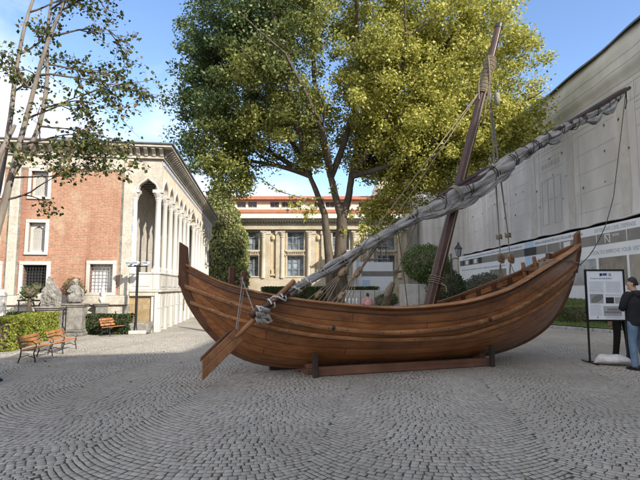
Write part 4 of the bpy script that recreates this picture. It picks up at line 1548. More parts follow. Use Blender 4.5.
M['yardw'] = m_wood('dark_yard_spar', (.035, .02, .014), (.09, .05, .034), 1.0, .45, 0, .4)
M['deck'] = m_wood('deck_boards', (.12, .06, .03), (.22, .12, .06), 1, .6, 0, .3)
M['ropew'] = m_noise('pale_rope', (.46, .44, .40), (.62, .60, .56), 40, .9, .6, .006)
make_boat()


# cradle on the ground
def make_cradle():
    C_ = thing('boat_cradle', 'dark timber cradle with two posts carrying the boat on the cobbles', 'boat stand', (-.11, 8.88, 0), math.atan2(1.22, 3.61))
    L = math.hypot(1.22, 3.61)
    p = MB(); p.box(.03, L - .03, -.025, .12, .005, .165); p.build('long_beam', M['beamr'], C_, bevel=.012)
    for x in (0, L):
        p = MB(); p.box(x - .045, x + .045, -.12, -.03, .0, .43); q = p.build('post', M['beamd'], C_, bevel=.01)
        p = MB(); p.box(x - .07, x + .07, .225, 2.0, .004, .10); p.build('cross_beam', M['beamr'], C_, bevel=.01)
        p = MB(); p.box(x - .06, x + .06, .225, .5, .105, .2) if x == 0 else p.box(x - .06, x + .06, .225, .5, .105, .24)
        p.build('chock', M['beamr'], C_, bevel=.01)
    p = MB(); p.box(-.6, L + .3, .93, 1.07, .0, .095) ; p.build('keel_block', M['beamd'], C_, bevel=.01)
    p = MB(); p.box(.03, L - .03, 1.85, 2.0, .105, .22); p.build('long_beam', M['beamr'], C_, bevel=.012)
    for x in (0, L):
        p = MB(); p.box(x - .05, x + .05, 2.003, 2.1, 0, .46); p.build('post', M['beamd'], C_, bevel=.01)


M['beamr'] = m_wood('cradle_timber', (.14, .07, .045), (.25, .135, .09), 1, .65, 0, .3)
M['beamd'] = m_wood('dark_cradle_post', (.035, .028, .025), (.075, .06, .055), 1, .6, 2, .3)
make_cradle()

# ---------------------------------------------------------------- vegetation
def leaf_quads(C, size, flat=.35, droop=.0, aspect=.62, rng=RNG):
    """C Nx3 centres -> quads (kite shaped leaves) with random facing"""
    n = len(C)
    sz = size * rng.uniform(.65, 1.35, n)
    nz = rng.normal(0, 1, (n, 3)); nz[:, 2] = np.abs(nz[:, 2]) * (1 / flat) * .35 + .1
    nz /= np.linalg.norm(nz, axis=1)[:, None]
    a = rng.normal(0, 1, (n, 3)); a[:, 2] -= droop
    t = np.cross(nz, a); t /= np.linalg.norm(t, axis=1)[:, None] + 1e-9
    b = np.cross(nz, t)
    V = np.zeros((n, 4, 3))
    s = sz[:, None]
    V[:, 0] = C - t * s * .5
    V[:, 1] = C + b * s * .5 * aspect + nz * s * .08
    V[:, 2] = C + t * s * .5 - nz * s * .06
    V[:, 3] = C - b * s * .5 * aspect + nz * s * .08
    return V.reshape(-1, 3)


def leaves(name, C, size, mat, parent, **kw):
    V = leaf_quads(np.asarray(C, float), size, **kw)
    return quick_mesh(name, V, np.arange(len(V)).reshape(-1, 4), mat, parent)


def limb(mb, p, q, r0, r1, n=8, bend=.08, seg=9):
    p, q = Vector(p), Vector(q)
    L = (q - p).length
    off = Vector((random.uniform(-1, 1), random.uniform(-1, 1), random.uniform(-.3, .3))) * L * bend
    pts = [p.lerp(q, k / n) + off * math.sin(PI * k / n) + Vector((random.uniform(-1, 1), random.uniform(-1, 1), 0)) * L * .006 for k in range(n + 1)]
    mb.tube(pts, [r0 + (r1 - r0) * k / n for k in range(n + 1)], seg, wob=.04)
    return pts


M['leafbig'] = None


def m_bigleaf():
    t = NT('turning_leaves')
    g = t.n('ShaderNodeNewGeometry')
    tc = t.n('ShaderNodeTexCoord')
    sp = t.n('ShaderNodeSeparateXYZ'); t.l(tc.outputs['Object'], sp.inputs[0])
    v = t.coord('Object')
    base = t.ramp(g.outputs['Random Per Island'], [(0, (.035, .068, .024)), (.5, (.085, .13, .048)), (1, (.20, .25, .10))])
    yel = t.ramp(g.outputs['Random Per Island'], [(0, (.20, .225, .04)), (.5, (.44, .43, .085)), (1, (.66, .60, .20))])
    # yellowing and painted sun-side brightness stronger in the crown's eastern half, in clumps
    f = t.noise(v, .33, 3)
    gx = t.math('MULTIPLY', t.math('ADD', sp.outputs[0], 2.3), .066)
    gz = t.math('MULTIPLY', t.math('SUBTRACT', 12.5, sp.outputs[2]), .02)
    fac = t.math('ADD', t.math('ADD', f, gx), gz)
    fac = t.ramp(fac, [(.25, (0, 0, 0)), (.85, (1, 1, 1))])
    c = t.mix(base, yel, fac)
    t.fin(c, .55, .3)
    tr = t.n('ShaderNodeBsdfTranslucent'); t.l(c, tr.inputs['Color'])
    mx = t.n('ShaderNodeMixShader'); mx.inputs[0].default_value = .36
    t.l(t.bsdf.outputs[0], mx.inputs[1]); t.l(tr.outputs[0], mx.inputs[2]); t.l(mx.outputs[0], t.out.inputs['Surface'])
    return t.m


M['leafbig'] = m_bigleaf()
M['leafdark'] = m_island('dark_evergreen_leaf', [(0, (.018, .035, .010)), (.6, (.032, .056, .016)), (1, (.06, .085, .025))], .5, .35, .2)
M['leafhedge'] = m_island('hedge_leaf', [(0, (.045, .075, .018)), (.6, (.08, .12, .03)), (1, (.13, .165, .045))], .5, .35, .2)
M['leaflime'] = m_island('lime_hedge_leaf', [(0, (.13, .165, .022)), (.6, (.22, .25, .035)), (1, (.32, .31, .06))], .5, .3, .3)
M['leafmid'] = m_island('ivy_leaf', [(0, (.14, .17, .05)), (.5, (.24, .27, .09)), (.85, (.33, .34, .125)), (1, (.42, .35, .14))], .55, .3, .25)
M['leaftop'] = m_island('topiary_leaf', [(0, (.06, .10, .028)), (.6, (.10, .15, .045)), (1, (.16, .21, .07))], .5, .35, .25)
M['leafgrey'] = m_island('grey_shrub_leaf', [(0, (.075, .095, .075)), (1, (.15, .18, .14))], .6, .3, .2)
M['leafplane'] = m_island('plane_leaf', [(0, (.03, .05, .015)), (.45, (.06, .09, .022)), (.72, (.14, .15, .045)), (.88, (.22, .17, .07)), (1, (.32, .22, .11))], .6, .25, .3)
M['leafbrown'] = m_island('brown_shrub_leaf', [(0, (.10, .085, .03)), (1, (.20, .15, .05))], .6, .2, .2)


def ellipsoid_pts(c, r, n, shell=.55):
    d = RNG.normal(0, 1, (n, 3)); d /= np.linalg.norm(d, axis=1)[:, None]
    q = (shell + (1 - shell) * RNG.random(n)) ** 1.0
    return np.array(c) + d * q[:, None] * np.array(r)


def make_big_tree():
    T = thing('broadleaf_tree', 'huge spreading tree turning yellow, rising behind the boat mast', 'tree', (1.25, 30, -.4))
    T.scale = (1.25, 1.25, 1.25)
    t = MB()
    main = limb(t, (.15, 0, -.1), (-.02, 0, 2.9), .42, .31, bend=.01, seg=12)
    l0 = limb(t, (-.35, -.15, -.1), (-.52, 0, 3.0), .29, .22, bend=.01, seg=12)
    a = limb(t, (-.52, 0, 2.95), (-.78, .1, 5.4), .22, .17, bend=.02)
    b = limb(t, (-.78, .1, 5.35), (-1.55, .3, 7.4), .17, .12, bend=.04)
    c = limb(t, (-.02, 0, 2.85), (.12, 0, 5.2), .31, .26, bend=.01, seg=12)
    d = limb(t, (.1, 0, 5.1), (-.45, -.2, 7.2), .2, .16, bend=.04)
    e = limb(t, (.15, 0, 5.1), (.62, .2, 7.3), .2, .16, bend=.04)
    tr = t.build('trunk', M['bark'], T, smooth=True, sharp=80)
    ends = []
    def spread(p, tgt, r, k):
        m_ = MB()
        pts = limb(m_, p, tgt, r, r * .35, 9, .10)
        for i in range(k):
            s = pts[random.randint(4, 9)]
            dirv = (Vector(tgt) - Vector(p)).normalized()
            q = s + (dirv + Vector((random.uniform(-.9, .9), random.uniform(-.9, .9), random.uniform(-.4, .7)))) * random.uniform(1.4, 2.6) * (.55 if tgt[0] > 5.2 else 1)
            pp = limb(m_, s, q, r * .35, r * .08, 6, .12, 6)
            ends.extend(pp[3:])
        ends.extend(pts[5:])
        m_.build('branch', M['bark'], tr, smooth=True, sharp=80)
    tops = [(-1.55, .3, 7.4), (-.45, -.2, 7.2), (.62, .2, 7.3)]
    tg = [(-6.5, -1, 10.5), (-5.4, 1.5, 13.5), (-3.5, -3, 15.5), (-1.5, 1, 17.5), (.5, -3, 16), (1.5, 2, 18), (3.5, 0, 16.5), (5.5, -2, 14),
          (7.5, 1, 12.2), (8.4, -1, 10.5), (5.0, 3, 10.5), (-3.5, 3.5, 11.5), (2.8, -4, 12.5), (-2.5, -4.5, 11.5), (-5.6, 0, 8.2), (4.5, -2.0, 8.2), (2.5, 4, 14)]
    for i, g in enumerate(tg):
        p = tops[0] if g[0] < -2.6 else (tops[1] if g[0] < 1 else tops[2])
        spread(p, g, .17, 5)
    # crown: clumps filling a set of lobes
    lobes = [((0, 0, 13.2), (8.0, 6, 4.6), 400), ((-5.4, -.5, 12.0), (3.3, 3.5, 3.6), 170), ((-6.2, -.8, 9.2), (2.2, 2.4, 2.4), 90), ((-5.4, -.3, 7.4), (.9, 1.2, 1.7), 30),
             ((6.6, 0, 12), (3.9, 4, 3.8), 220), ((8.5, -.6, 10.0), (1.7, 2.2, 1.8), 70), ((4.8, -.5, 8.4), (2.7, 3, 2.2), 150), ((2.4, 1, 9.4), (2.6, 3.4, 2.4), 110), ((6.8, -.5, 8.8), (1.8, 2.2, 1.4), 50), ((2.8, -2.5, 11), (3, 2, 3), 90),
             ((-2.6, 0, 9.6), (2.3, 3.4, 1.9), 50), ((0, -1, 16.4), (6.5, 5, 2.0), 150), ((5.5, -1, 14.8), (3.8, 4, 2.8), 110), ((-5, -1, 14.8), (3.4, 3.6, 2.6), 110),
             ((2.9, .5, 6.9), (1.2, 1.6, 1.3), 34), ((4.6, 0, 6.8), (.9, 1.2, 1.1), 20), ((2.2, 1.0, 5.2), (.7, .8, 1.5), 16), ((-1.2, .0, 8.3), (.9, 1.4, .9), 9)]
    CC = []
    for cen, r, n in lobes:
        p = ellipsoid_pts(cen, r, n, .45)
        CC.append(p)
    CC = np.concatenate(CC)
    # gaps
    g = fnoise(CC[:, 0] * 1.1 + CC[:, 1], CC[:, 2] * 1.2, 1.0)
    CC = CC[g > -.78]
    P = []
    for cpt in CC:
        n = int(RNG.integers(130, 240))
        rr = RNG.uniform(.45, .95)
        q = ellipsoid_pts(cpt, (rr, rr, rr * .72), n, .25)
        q[:, 2] -= .12 * ((q[:, 0] - cpt[0]) ** 2 + (q[:, 1] - cpt[1]) ** 2) / max(rr, .1)
        P.append(q)
    E_ = np.array([tuple(x) for x in ends])
    idx = RNG.integers(0, len(E_), 16000)
    P.append(E_[idx] + RNG.normal(0, .35, (16000, 3)))
    # hanging sprays in the gap between the trunks
    for cpt, n, r in (((-1.35, -.3, 5.5), 110, .42), ((-1.7, -.2, 5.2), 60, .3), ((.55, 0, 5.3), 90, .35), ((1.3, .3, 5.6), 160, .5), ((1.2, .2, 4.6), 150, .4), ((1.75, .3, 5.9), 150, .5),
                      ((.15, -.3, 4.4), 50, .25), ((1.0, .3, 3.7), 120, .4), ((-.3, -.3, 6.6), 60, .4)):
        P.append(ellipsoid_pts(cpt, (r, r, r * 1.3), n, .1))
    P = np.concatenate(P)
    print('BIG LEAVES', len(P))
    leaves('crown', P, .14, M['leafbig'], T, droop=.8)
    # thin drooping twig with paired leaves on the left, in front of the roof
    t = MB()
    pts = [Vector((-3.9, -1, 6.9)), Vector((-3.5, -1, 6.65)), Vector((-3.0, -1, 6.3)), Vector((-2.4, -1, 6.1)), Vector((-1.7, -1, 5.9)), Vector((-1.2, -.6, 6.0)), Vector((-.8, 0, 6.1))]
    t.tube(pts, .02, 5); t.build('twig', M['twig'], tr)
    Q = []
    for i in range(len(pts) - 1):
        for k in range(10): Q.append(tuple(pts[i].lerp(pts[i + 1], k / 10) + Vector((random.uniform(-.12, .12), random.uniform(-.1, .1), random.uniform(-.15, .08)))))
    for k in range(90): Q.append((-2.1 + random.gauss(0, .38), -1 + random.gauss(0, .2), 5.55 + random.gauss(0, .22)))
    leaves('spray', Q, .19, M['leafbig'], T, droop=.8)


make_big_tree()


def make_plane_tree():
    T = thing('bare_plane_tree', 'thin half bare tree with brown leaves leaning in from the left edge', 'tree', (-6.6, 9.0, 0))
    t = MB()
    stems = []
    stems.append(([(-.15, .0, -.05), (.2, 0, 1.2), (.55, 0, 2.9), (.70, 0, 3.7), (.92, 0, 4.85), (1.22, 0, 6.3), (1.55, 0, 7.3), (1.9, .1, 8.8), (2.1, .2, 10.2)], [.085, .078, .07, .062, .048, .036, .028, .02, .01]))
    stems.append(([(-.2, .1, -.05), (-.1, .4, 1.6), (-.08, .8, 3.6), (-.05, 1, 5.2), (.0, 1, 6.2), (.15, 1, 7.4), (.4, 1.1, 8.6), (.8, 1.2, 10)], [.09, .08, .062, .052, .044, .034, .025, .012]))
    stems.append(([(.2, 0, 1.2), (.15, -.2, 2.4), (.5, -.2, 3.8), (.78, -.1, 4.7)], [.085, .075, .055, .03]))
    stems.append(([(.70, 0, 3.7), (1.0, .2, 4.6), (1.1, .3, 5.6), (1.0, .4, 7.0), (1.1, .5, 8.6)], [.05, .045, .04, .03, .015]))
    def smooth(pts, m=5):
        pts = [Vector(p) for p in pts]; out = []
        for i in range(len(pts) - 1):
            p0 = pts[max(i - 1, 0)]; p1 = pts[i]; p2 = pts[i + 1]; p3 = pts[min(i + 2, len(pts) - 1)]
            for k in range(m):
                f = k / m
                out.append(.5 * ((2 * p1) + (p2 - p0) * f + (2 * p0 - 5 * p1 + 4 * p2 - p3) * f * f + (3 * p1 - p0 - 3 * p2 + p3) * f ** 3))
        out.append(pts[-1]); return out
    nodes = []
    for pts, rad in stems:
        sp = smooth(pts)
        rr = [rad[min(i // 5, len(rad) - 1)] + (rad[min(i // 5 + 1, len(rad) - 1)] - rad[min(i // 5, len(rad) - 1)]) * ((i % 5) / 5) for i in range(len(sp))]
        t.tube(sp, rr, 9, wob=.05)
        nodes.append(sp)
    tr = t.build('trunk', M['barkp'], T, smooth=True, sharp=80)
    m_ = MB(); tips = []
    def branch(p, d, L, r, lev):
        n = 7
        pts = [Vector(p)]
        dd = Vector(d).normalized()
        for k in range(n):
            dd = (dd + Vector((random.uniform(-.22, .22), random.uniform(-.22, .22), random.uniform(-.16, .13)))).normalized()
            pts.append(pts[-1] + dd * (L / n))
        m_.tube(pts, [r * (1 - .8 * k / n) for k in range(n + 1)], 5)
        tips.extend((q, lev) for q in pts[3:])
        if lev < 2:
            for k in range(4 if lev == 0 else 3):
                s = pts[random.randint(2, n)]
                d2 = (dd + Vector((random.uniform(-.9, .9), random.uniform(-.8, .8), random.uniform(-.7, .6)))).normalized()
                branch(s, d2, L * random.uniform(.45, .7), r * .55, lev + 1)
    for si, i, d, L in ((0, 18, (1, .1, .25), 1.9), (0, 20, (.9, -.2, .5), 1.7), (0, 23, (1, .2, .15), 2.0), (0, 26, (.9, .3, .3), 1.6), (0, 29, (.8, -.1, .3), 1.5),
                       (0, 15, (1, -.1, -.05), 1.6), (0, 12, (1, .1, .35), 1.5), (0, 22, (-.6, .3, .5), 1.3), (0, 32, (.7, .2, .2), 1.3), (3, 8, (.9, .1, .2), 1.5), (3, 12, (.9, .4, .1), 1.5),
                       (1, 18, (.8, -.3, .3), 1.6), (1, 22, (.9, -.4, .2), 1.6), (1, 26, (.8, .1, .4), 1.5), (1, 30, (.8, -.2, .2), 1.6), (3, 16, (.8, -.2, .3), 1.5), (2, 12, (.9, .1, -.15), 1.2), (0, 35, (.6, 0, .5), 1.4), (3, 6, (1, 0, -.2), 1.3)):
        L *= .82
        branch(nodes[si][min(i, len(nodes[si]) - 1)], d, L, .024, 0)
    m_.build('branch', M['twig'], tr, smooth=True, sharp=80)
    Q = []
    for q, lev in tips:
        pr = .55 if lev else .25
        for k in range(2 if lev == 2 else 1):
            if random.random() < pr:
                for j in range(random.randint(2, 5)):
                    Q.append(tuple(q + Vector((random.gauss(0, .08), random.gauss(0, .08), random.gauss(-.04, .07)))))
    # thicker low fringe hanging in front of the brick wall
    for k in range(13):
        c = Vector((random.uniform(.2, 2.6), random.uniform(-.4, .6), 0)); c.z = 4.55 + random.gauss(0, .28) - (.25 if 1.0 < c.x < 2.2 else 0)
        for j in range(random.randint(4, 12)): Q.append(tuple(c + Vector((random.gauss(0, .12), random.gauss(0, .12), random.gauss(0, .09)))))
    print('PLANE LEAVES', len(Q))
    leaves('crown', Q, .076, M['leafplane'], T, droop=.6, aspect=.85)


make_plane_tree()


def bush(name, label, cat, loc, blobs, size, mat, dens=900, group=None, stem=True, inner=None):
    T = thing(name, label, cat, loc, 0, group)
    P = []
    core = MB()
    for c, r in blobs:
        n = int(dens * r[0] * r[2] * 4)
        q = ellipsoid_pts(c, r, n, .80)
        q += RNG.normal(0, .03, q.shape) + (fnoise(q[:, 0] * 5, q[:, 2] * 5)[:, None] * .03)
        P.append(q)
        core.ball(c, r[0] * .8, r[1] * .8, r[2] * .8, 14, 10)
    leaves('foliage', np.concatenate(P), size, mat, T, flat=1.0)
    core.build('branches', inner or M['twig'], T, smooth=True)
    if stem:
        s = MB(); s.tube([(0, 0, -.02), (0.02, 0, blobs[0][0][2])], .06, 8); s.build('stem', M['twig'], T)
    return T


def box_hedge(name, label, loc, rz, L, W_, H, mat, size=.05, dens=1500, zf=None):
    T = thing(name, label, 'hedge', loc, rz)
    n = int(dens * (L * H * 2 + L * W_ + W_ * H * 2))
    q = RNG.uniform(-.5, .5, (n, 3)) * np.array([L, W_, H])
    ax = RNG.choice(3, n, p=np.array([W_ * H, L * H, L * W_]) / (W_ * H + L * H + L * W_))
    dims = np.array([L, W_, H]) / 2
    sg = RNG.choice([-1, 1], n)
    for k in range(3): q[ax == k, k] = dims[k] * sg[ax == k] * RNG.uniform(.88, 1.03, (ax == k).sum())
    q += (fnoise(q[:, 0] * 4, q[:, 2] * 4 + q[:, 1] * 3)[:, None]) * .03
    q[:, 2] += H / 2
    leaves('foliage', q, size, mat, T, flat=1.0)
    c = MB(); c.box(-L / 2 + .07, L / 2 - .07, -W_ / 2 + .07, W_ / 2 - .07, 0, H - .07); c.build('branches', M['twig'], T)
    return T


bush('ivy_tree', 'tall ivy covered conical tree between the kiosk and the ochre building', 'tree', (-10.1, 50, -.3),
     [((0, 0, 4.2), (2.3, 2.2, 3.6)), ((-.3, 0, 7.2), (1.9, 1.9, 2.2)), ((-.4, 0, 9.0), (1.3, 1.3, 1.6)), ((.5, -.3, 2.4), (1.9, 1.8, 2.2)), ((.6, -.2, 5.6), (1.7, 1.7, 1.7))], .22, M['leafmid'], 260).scale = (1.19, 1.19, 1.19)
bush('topiary_bush', 'larger clipped round bush left of the leaning mast', 'bush', (4.85, 22, 0),
     [((0, 0, 2.75), (1.12, 1.0, .86)), ((.25, 0, 2.4), (.9, .9, .7))], .085, M['leaftop'], 1500)
bush('topiary_bush', 'smaller dark clipped ball bush at the foot of the leaning mast', 'bush', (5.45, 20.9, 0),
     [((0, 0, 1.65), (.84, .8, .82))], .075, M['leafdark'], 1700)
bush('grey_shrub', 'loose grey green shrub against the white hoarding', 'shrub', (10.35, 30, .25),
     [((0, 0, 1.7), (1.1, .8, .6)), ((-.9, .1, 1.4), (.8, .7, .5)), ((.7, 0, 1.45), (.8, .7, .55))], .13, M['leafgrey'], 420)
bush('low_shrub', 'small green shrub in front of the grey planter wall', 'shrub', (3.55, 25.0, 0),
     [((0, 0, 1.02), (.5, .45, .38)), ((-.4, 0, .9), (.35, .4, .3))], .07, M['leafhedge'], 1200)
for (x, y, L, lb) in ((10.75, 20.1, 1.55, 'clipped box hedge on the lawn nearest the boat bow'), (12.35, 18.9, 2.3, 'clipped box hedge on the lawn behind the info board')):
    box_hedge('box_hedge', lb, (x, y, lawn_z(x, y) - .08), R(-42 if L < 2 else -24), L, .75, .62, M['leafhedge'], .06, 1300)
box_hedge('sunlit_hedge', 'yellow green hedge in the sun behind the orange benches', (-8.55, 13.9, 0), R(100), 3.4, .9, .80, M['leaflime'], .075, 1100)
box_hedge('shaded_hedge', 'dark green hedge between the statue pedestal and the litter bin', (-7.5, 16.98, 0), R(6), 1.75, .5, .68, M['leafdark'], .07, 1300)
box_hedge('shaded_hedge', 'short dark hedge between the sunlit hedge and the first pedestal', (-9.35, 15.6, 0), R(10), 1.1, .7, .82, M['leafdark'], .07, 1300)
box_hedge('far_hedge', 'low dark hedge along the foot of the ochre building', (0, 46, 0), 0, 11, .8, 1.7, M['leafhedge'], .16, 300)
bush('brown_shrub', 'sparse browning shrub behind the seated statue', 'shrub', (-8.75, 17.1, 0),
     [((0, 0, 1.62), (.34, .25, .38)), ((.2, 0, 1.4), (.25, .2, .25))], .07, M['leafbrown'], 700, inner=M['twig'])
bush('green_shrub', 'small green shrub below the dark barred window', 'shrub', (-9.75, 16.2, 0),
     [((0, 0, 1.45), (.32, .25, .25)), ((.2, .1, 1.6), (.16, .2, .16))], .08, M['leafhedge'], 700)


def fallen():
    n = 90
    x = np.concatenate([RNG.uniform(-6, 5, n // 2), RNG.uniform(-7, 0, n // 2)]); y = np.concatenate([RNG.uniform(4, 9, n // 2), RNG.uniform(8, 17, n // 2)])
    C = np.stack([x, y, np.full(n, .016)], 1)
    V = leaf_quads(C, .055, flat=.05)
    o = quick_mesh('fallen_leaves', V, np.arange(len(V)).reshape(-1, 4), M['leafbrown'])
    tag(o, 'scattered small dry leaves lying on the cobbles', 'leaves', kind='stuff')


fallen()

# ---------------------------------------------------------------- courtyard furniture
def make_bench(label, loc, rz, L=1.3, sc=1.0):
    """faces local -y, length along x"""
    T = thing('park_bench', label, 'bench', loc, rz, 'wooden benches along the hedge')
    for k in range(4):
        p = MB(); y = -.40 + k * .115
        p.box(-L / 2, L / 2, y - .047, y + .047, .43 - .012 * k, .458 - .012 * k); p.build('seat_slat', M['slat'], T, bevel=.008)
    for k in range(3):
        z = .53 + k * .125; y = .045 + k * .045
        p = MB(); p.bar((-L / 2, y, z), (L / 2, y, z), .028, .10, (0, .3, 1)); p.build('back_slat', M['slat'], T, bevel=.008)
    for sx in (-1, 1):
        x = sx * (L / 2 - .12)
        p = MB()
        p.tube([(x, -.42, 0), (x, -.40, .15), (x, -.36, .30), (x, -.41, .42)], .022, 8)
        p.tube([(x, .10, 0), (x, .04, .2), (x, .02, .40), (x, .08, .62), (x, .165, .86)], .022, 8)
        p.tube([(x, -.42, .415), (x, -.2, .40), (x, .03, .385)], .018, 8)
        p.tube([(x, -.40, .15), (x, -.18, .24), (x, .04, .18)], .014, 8)
        p.build('leg_frame', M['iron'], T, smooth=True)
        p = MB()
        p.tube([(x, .07, .63), (x, -.1, .68), (x, -.3, .67), (x, -.42, .60), (x, -.43, .50), (x, -.36, .46)], .016, 8)
        p.build('armrest', M['iron'], T, smooth=True)
    T.scale = (sc, sc, sc)
    return T


make_bench('orange slatted bench nearer the viewer of the two along the sunlit hedge', (-6.5, 11.0, 0), R(100), 1.75, .66)
make_bench('orange slatted bench beside the seated statue, farther of the two along the sunlit hedge', (-6.62, 12.35, 0), R(100), 1.75, .66)
make_bench('orange slatted bench at the left picture edge with a person sitting on it', (-6.05, 7.85, 0), R(93), 1.35)
make_bench('shaded bench in front of the dark hedge beside the litter bin', (-7.15, 16.55, 0), R(75), 1.2, .7)


def make_bin():
    T = thing('litter_bin', 'black litter bin beside the lamp post', 'bin', (-7.05, 17.15, 0))
    p = MB(); p.lathe([(.14, .02), (.17, .04), (.18, .42), (.165, .42), (.14, .08)], (0, 0, 0), 14); p.build('body', M['black'], T, smooth=True, sharp=30)
    p = MB(); p.tube([(-.2, .05, 0), (-.2, .05, .78)], .02, 8); p.build('post', M['black'], T)
    p = MB(); p.lathe([(.19, .42), (.195, .435), (.19, .45), (.16, .45)], (0, 0, 0), 14); p.build('rim', M['black'], T, smooth=True)


make_bin()


def make_court_lamp():
    T = thing('street_lamp', 'slim black lamp post with a ring of pale floodlights by the kiosk corner', 'lamp', (-6.45, 17.0, 0))
    p = MB(); p.tube([(0, 0, 0), (0, 0, 2.5)], .045, 10); p.lathe([(.10, 0), (.10, .04), (.06, .10), (.05, .3)], (0, 0, 0), 12)
    p.build('post', M['black'], T, smooth=True)
    p = MB(); p.bar((-.34, 0, 2.36), (.34, 0, 2.36), .035, .035); p.bar((0, -.3, 2.38), (0, .3, 2.38), .04, .04); p.build('arm', M['black'], T)
    for x, y, a in ((-.29, -.02, -.5), (.29, -.02, .5), (-.02, -.16, .0)):
        p = MB()
        p.prism([(-.06, 2.385), (.06, 2.385), (.12, 2.47), (.11, 2.53), (-.11, 2.53), (-.12, 2.47)], lambda u, b, d: (x + u, y + d + a * u * .3, b), -.09, .09)
        h = p.build('lamp_head', M['lampgrey'], T, bevel=.015)
        p = MB(); p.box(x - .09, x + .09, y - .105, y - .093, 2.46, 2.52); p.build('lens', M['glass'], h)


M['lampgrey'] = m_plain('lamp_housing', (.60, .61, .62), .45, .4)
make_court_lamp()


def make_lantern():
    T = thing('lantern_post', 'dark lantern on a post beside the white hoarding, right of the mast', 'lamp', (5.55, 20.3, 0))
    p = MB(); p.tube([(0, 0, 0), (0, 0, 2.75)], .05, 10); p.lathe([(.13, 0), (.13, .1), (.08, .25), (.055, .9)], (0, 0, 0), 12); p.build('post', M['iron'], T, smooth=True)
    p = MB(); p.tube([(0, 0, 2.72), (.12, 0, 2.86), (.3, 0, 2.84), (.32, 0, 2.92)], .022, 8); p.tube([(0, 0, 2.75), (0, 0, 3.05)], .03, 8); p.build('bracket', M['iron'], T, smooth=True)
    c = (.32, 0, 2.92)
    p = MB(); p.lathe([(.05, 0), (.085, .04), (.13, .34), (.02, .34)], c, 6); l = p.build('lantern_glass', M['glass'], T)
    p = MB(); p.lathe([(.17, .33), (.17, .36), (.10, .46), (.05, .50), (.05, .55), (.015, .62), (.01, .66)], c, 6)
    for k in range(6):
        a = 2 * PI * k / 6
        p.bar((c[0] + .087 * math.cos(a), c[1] + .087 * math.sin(a), c[2] + .03), (c[0] + .133 * math.cos(a), c[1] + .133 * math.sin(a), c[2] + .34), .016, .016)
    p.build('lantern_cap', M['iron'], T)


make_lantern()


def make_planter(label, loc, dx, dy, h):
    T = thing('stone_planter', label, 'planter', loc)
    p = MB(); t = .14
    p.box(-dx / 2, dx / 2, -dy / 2, -dy / 2 + t, 0, h); p.box(-dx / 2, dx / 2, dy / 2 - t, dy / 2, 0, h)
    p.box(-dx / 2, -dx / 2 + t, -dy / 2 + t + .001, dy / 2 - t - .001, 0, h - .002); p.box(dx / 2 - t, dx / 2, -dy / 2 + t + .001, dy / 2 - t - .001, 0, h - .002)
    p.build('wall', M['concrete'], T, bevel=.02)
    p = MB(); p.box(-dx / 2 + t + .003, dx / 2 - t - .003, -dy / 2 + t + .003, dy / 2 - t - .003, .01, h - .15); p.build('soil', M['joint'], T)
    p = MB(); p.box(-dx / 2 - .05, dx / 2 + .05, -dy / 2 - .05, dy / 2 + .05, h + .001, h + .02) if False else None
    for k in range(1, int(dx / .8) + 1):
        x = -dx / 2 + k * dx / (int(dx / .8) + 1)
        q = MB(); q.box(x - .012, x + .012, -dy / 2 - .006, -dy / 2 - .001, .02, h - .02); q.build('joint', M['dark'], T)
    return T


make_planter('long grey planter wall behind the boat ropes', (2.55, 26.3, 0), 2.3, .9, 1.48)
make_planter('tall grey planter carrying the clipped round bushes', (4.75, 22.4, 0), 1.9, 1.5, 1.78)
for k in range(4):
    T = thing('white_post', 'short white pointed post in a row of four beyond the boat rail', 'post', (1.34 + k * .19, 25.2, 0), 0, 'white posts beyond the boat rail')
    p = MB(); p.lathe([(.035, 0), (.035, .92), (.05, .94), (.045, 1.0), (.02, 1.06), (.008, 1.10)], (0, 0, 0), 10); p.build('shaft', M['white'], T, smooth=True)
    p = MB(); p.lathe([(.08, 0), (.08, .03), (.04, .05)], (0, 0, 0), 10); p.build('foot', M['iron'], T)


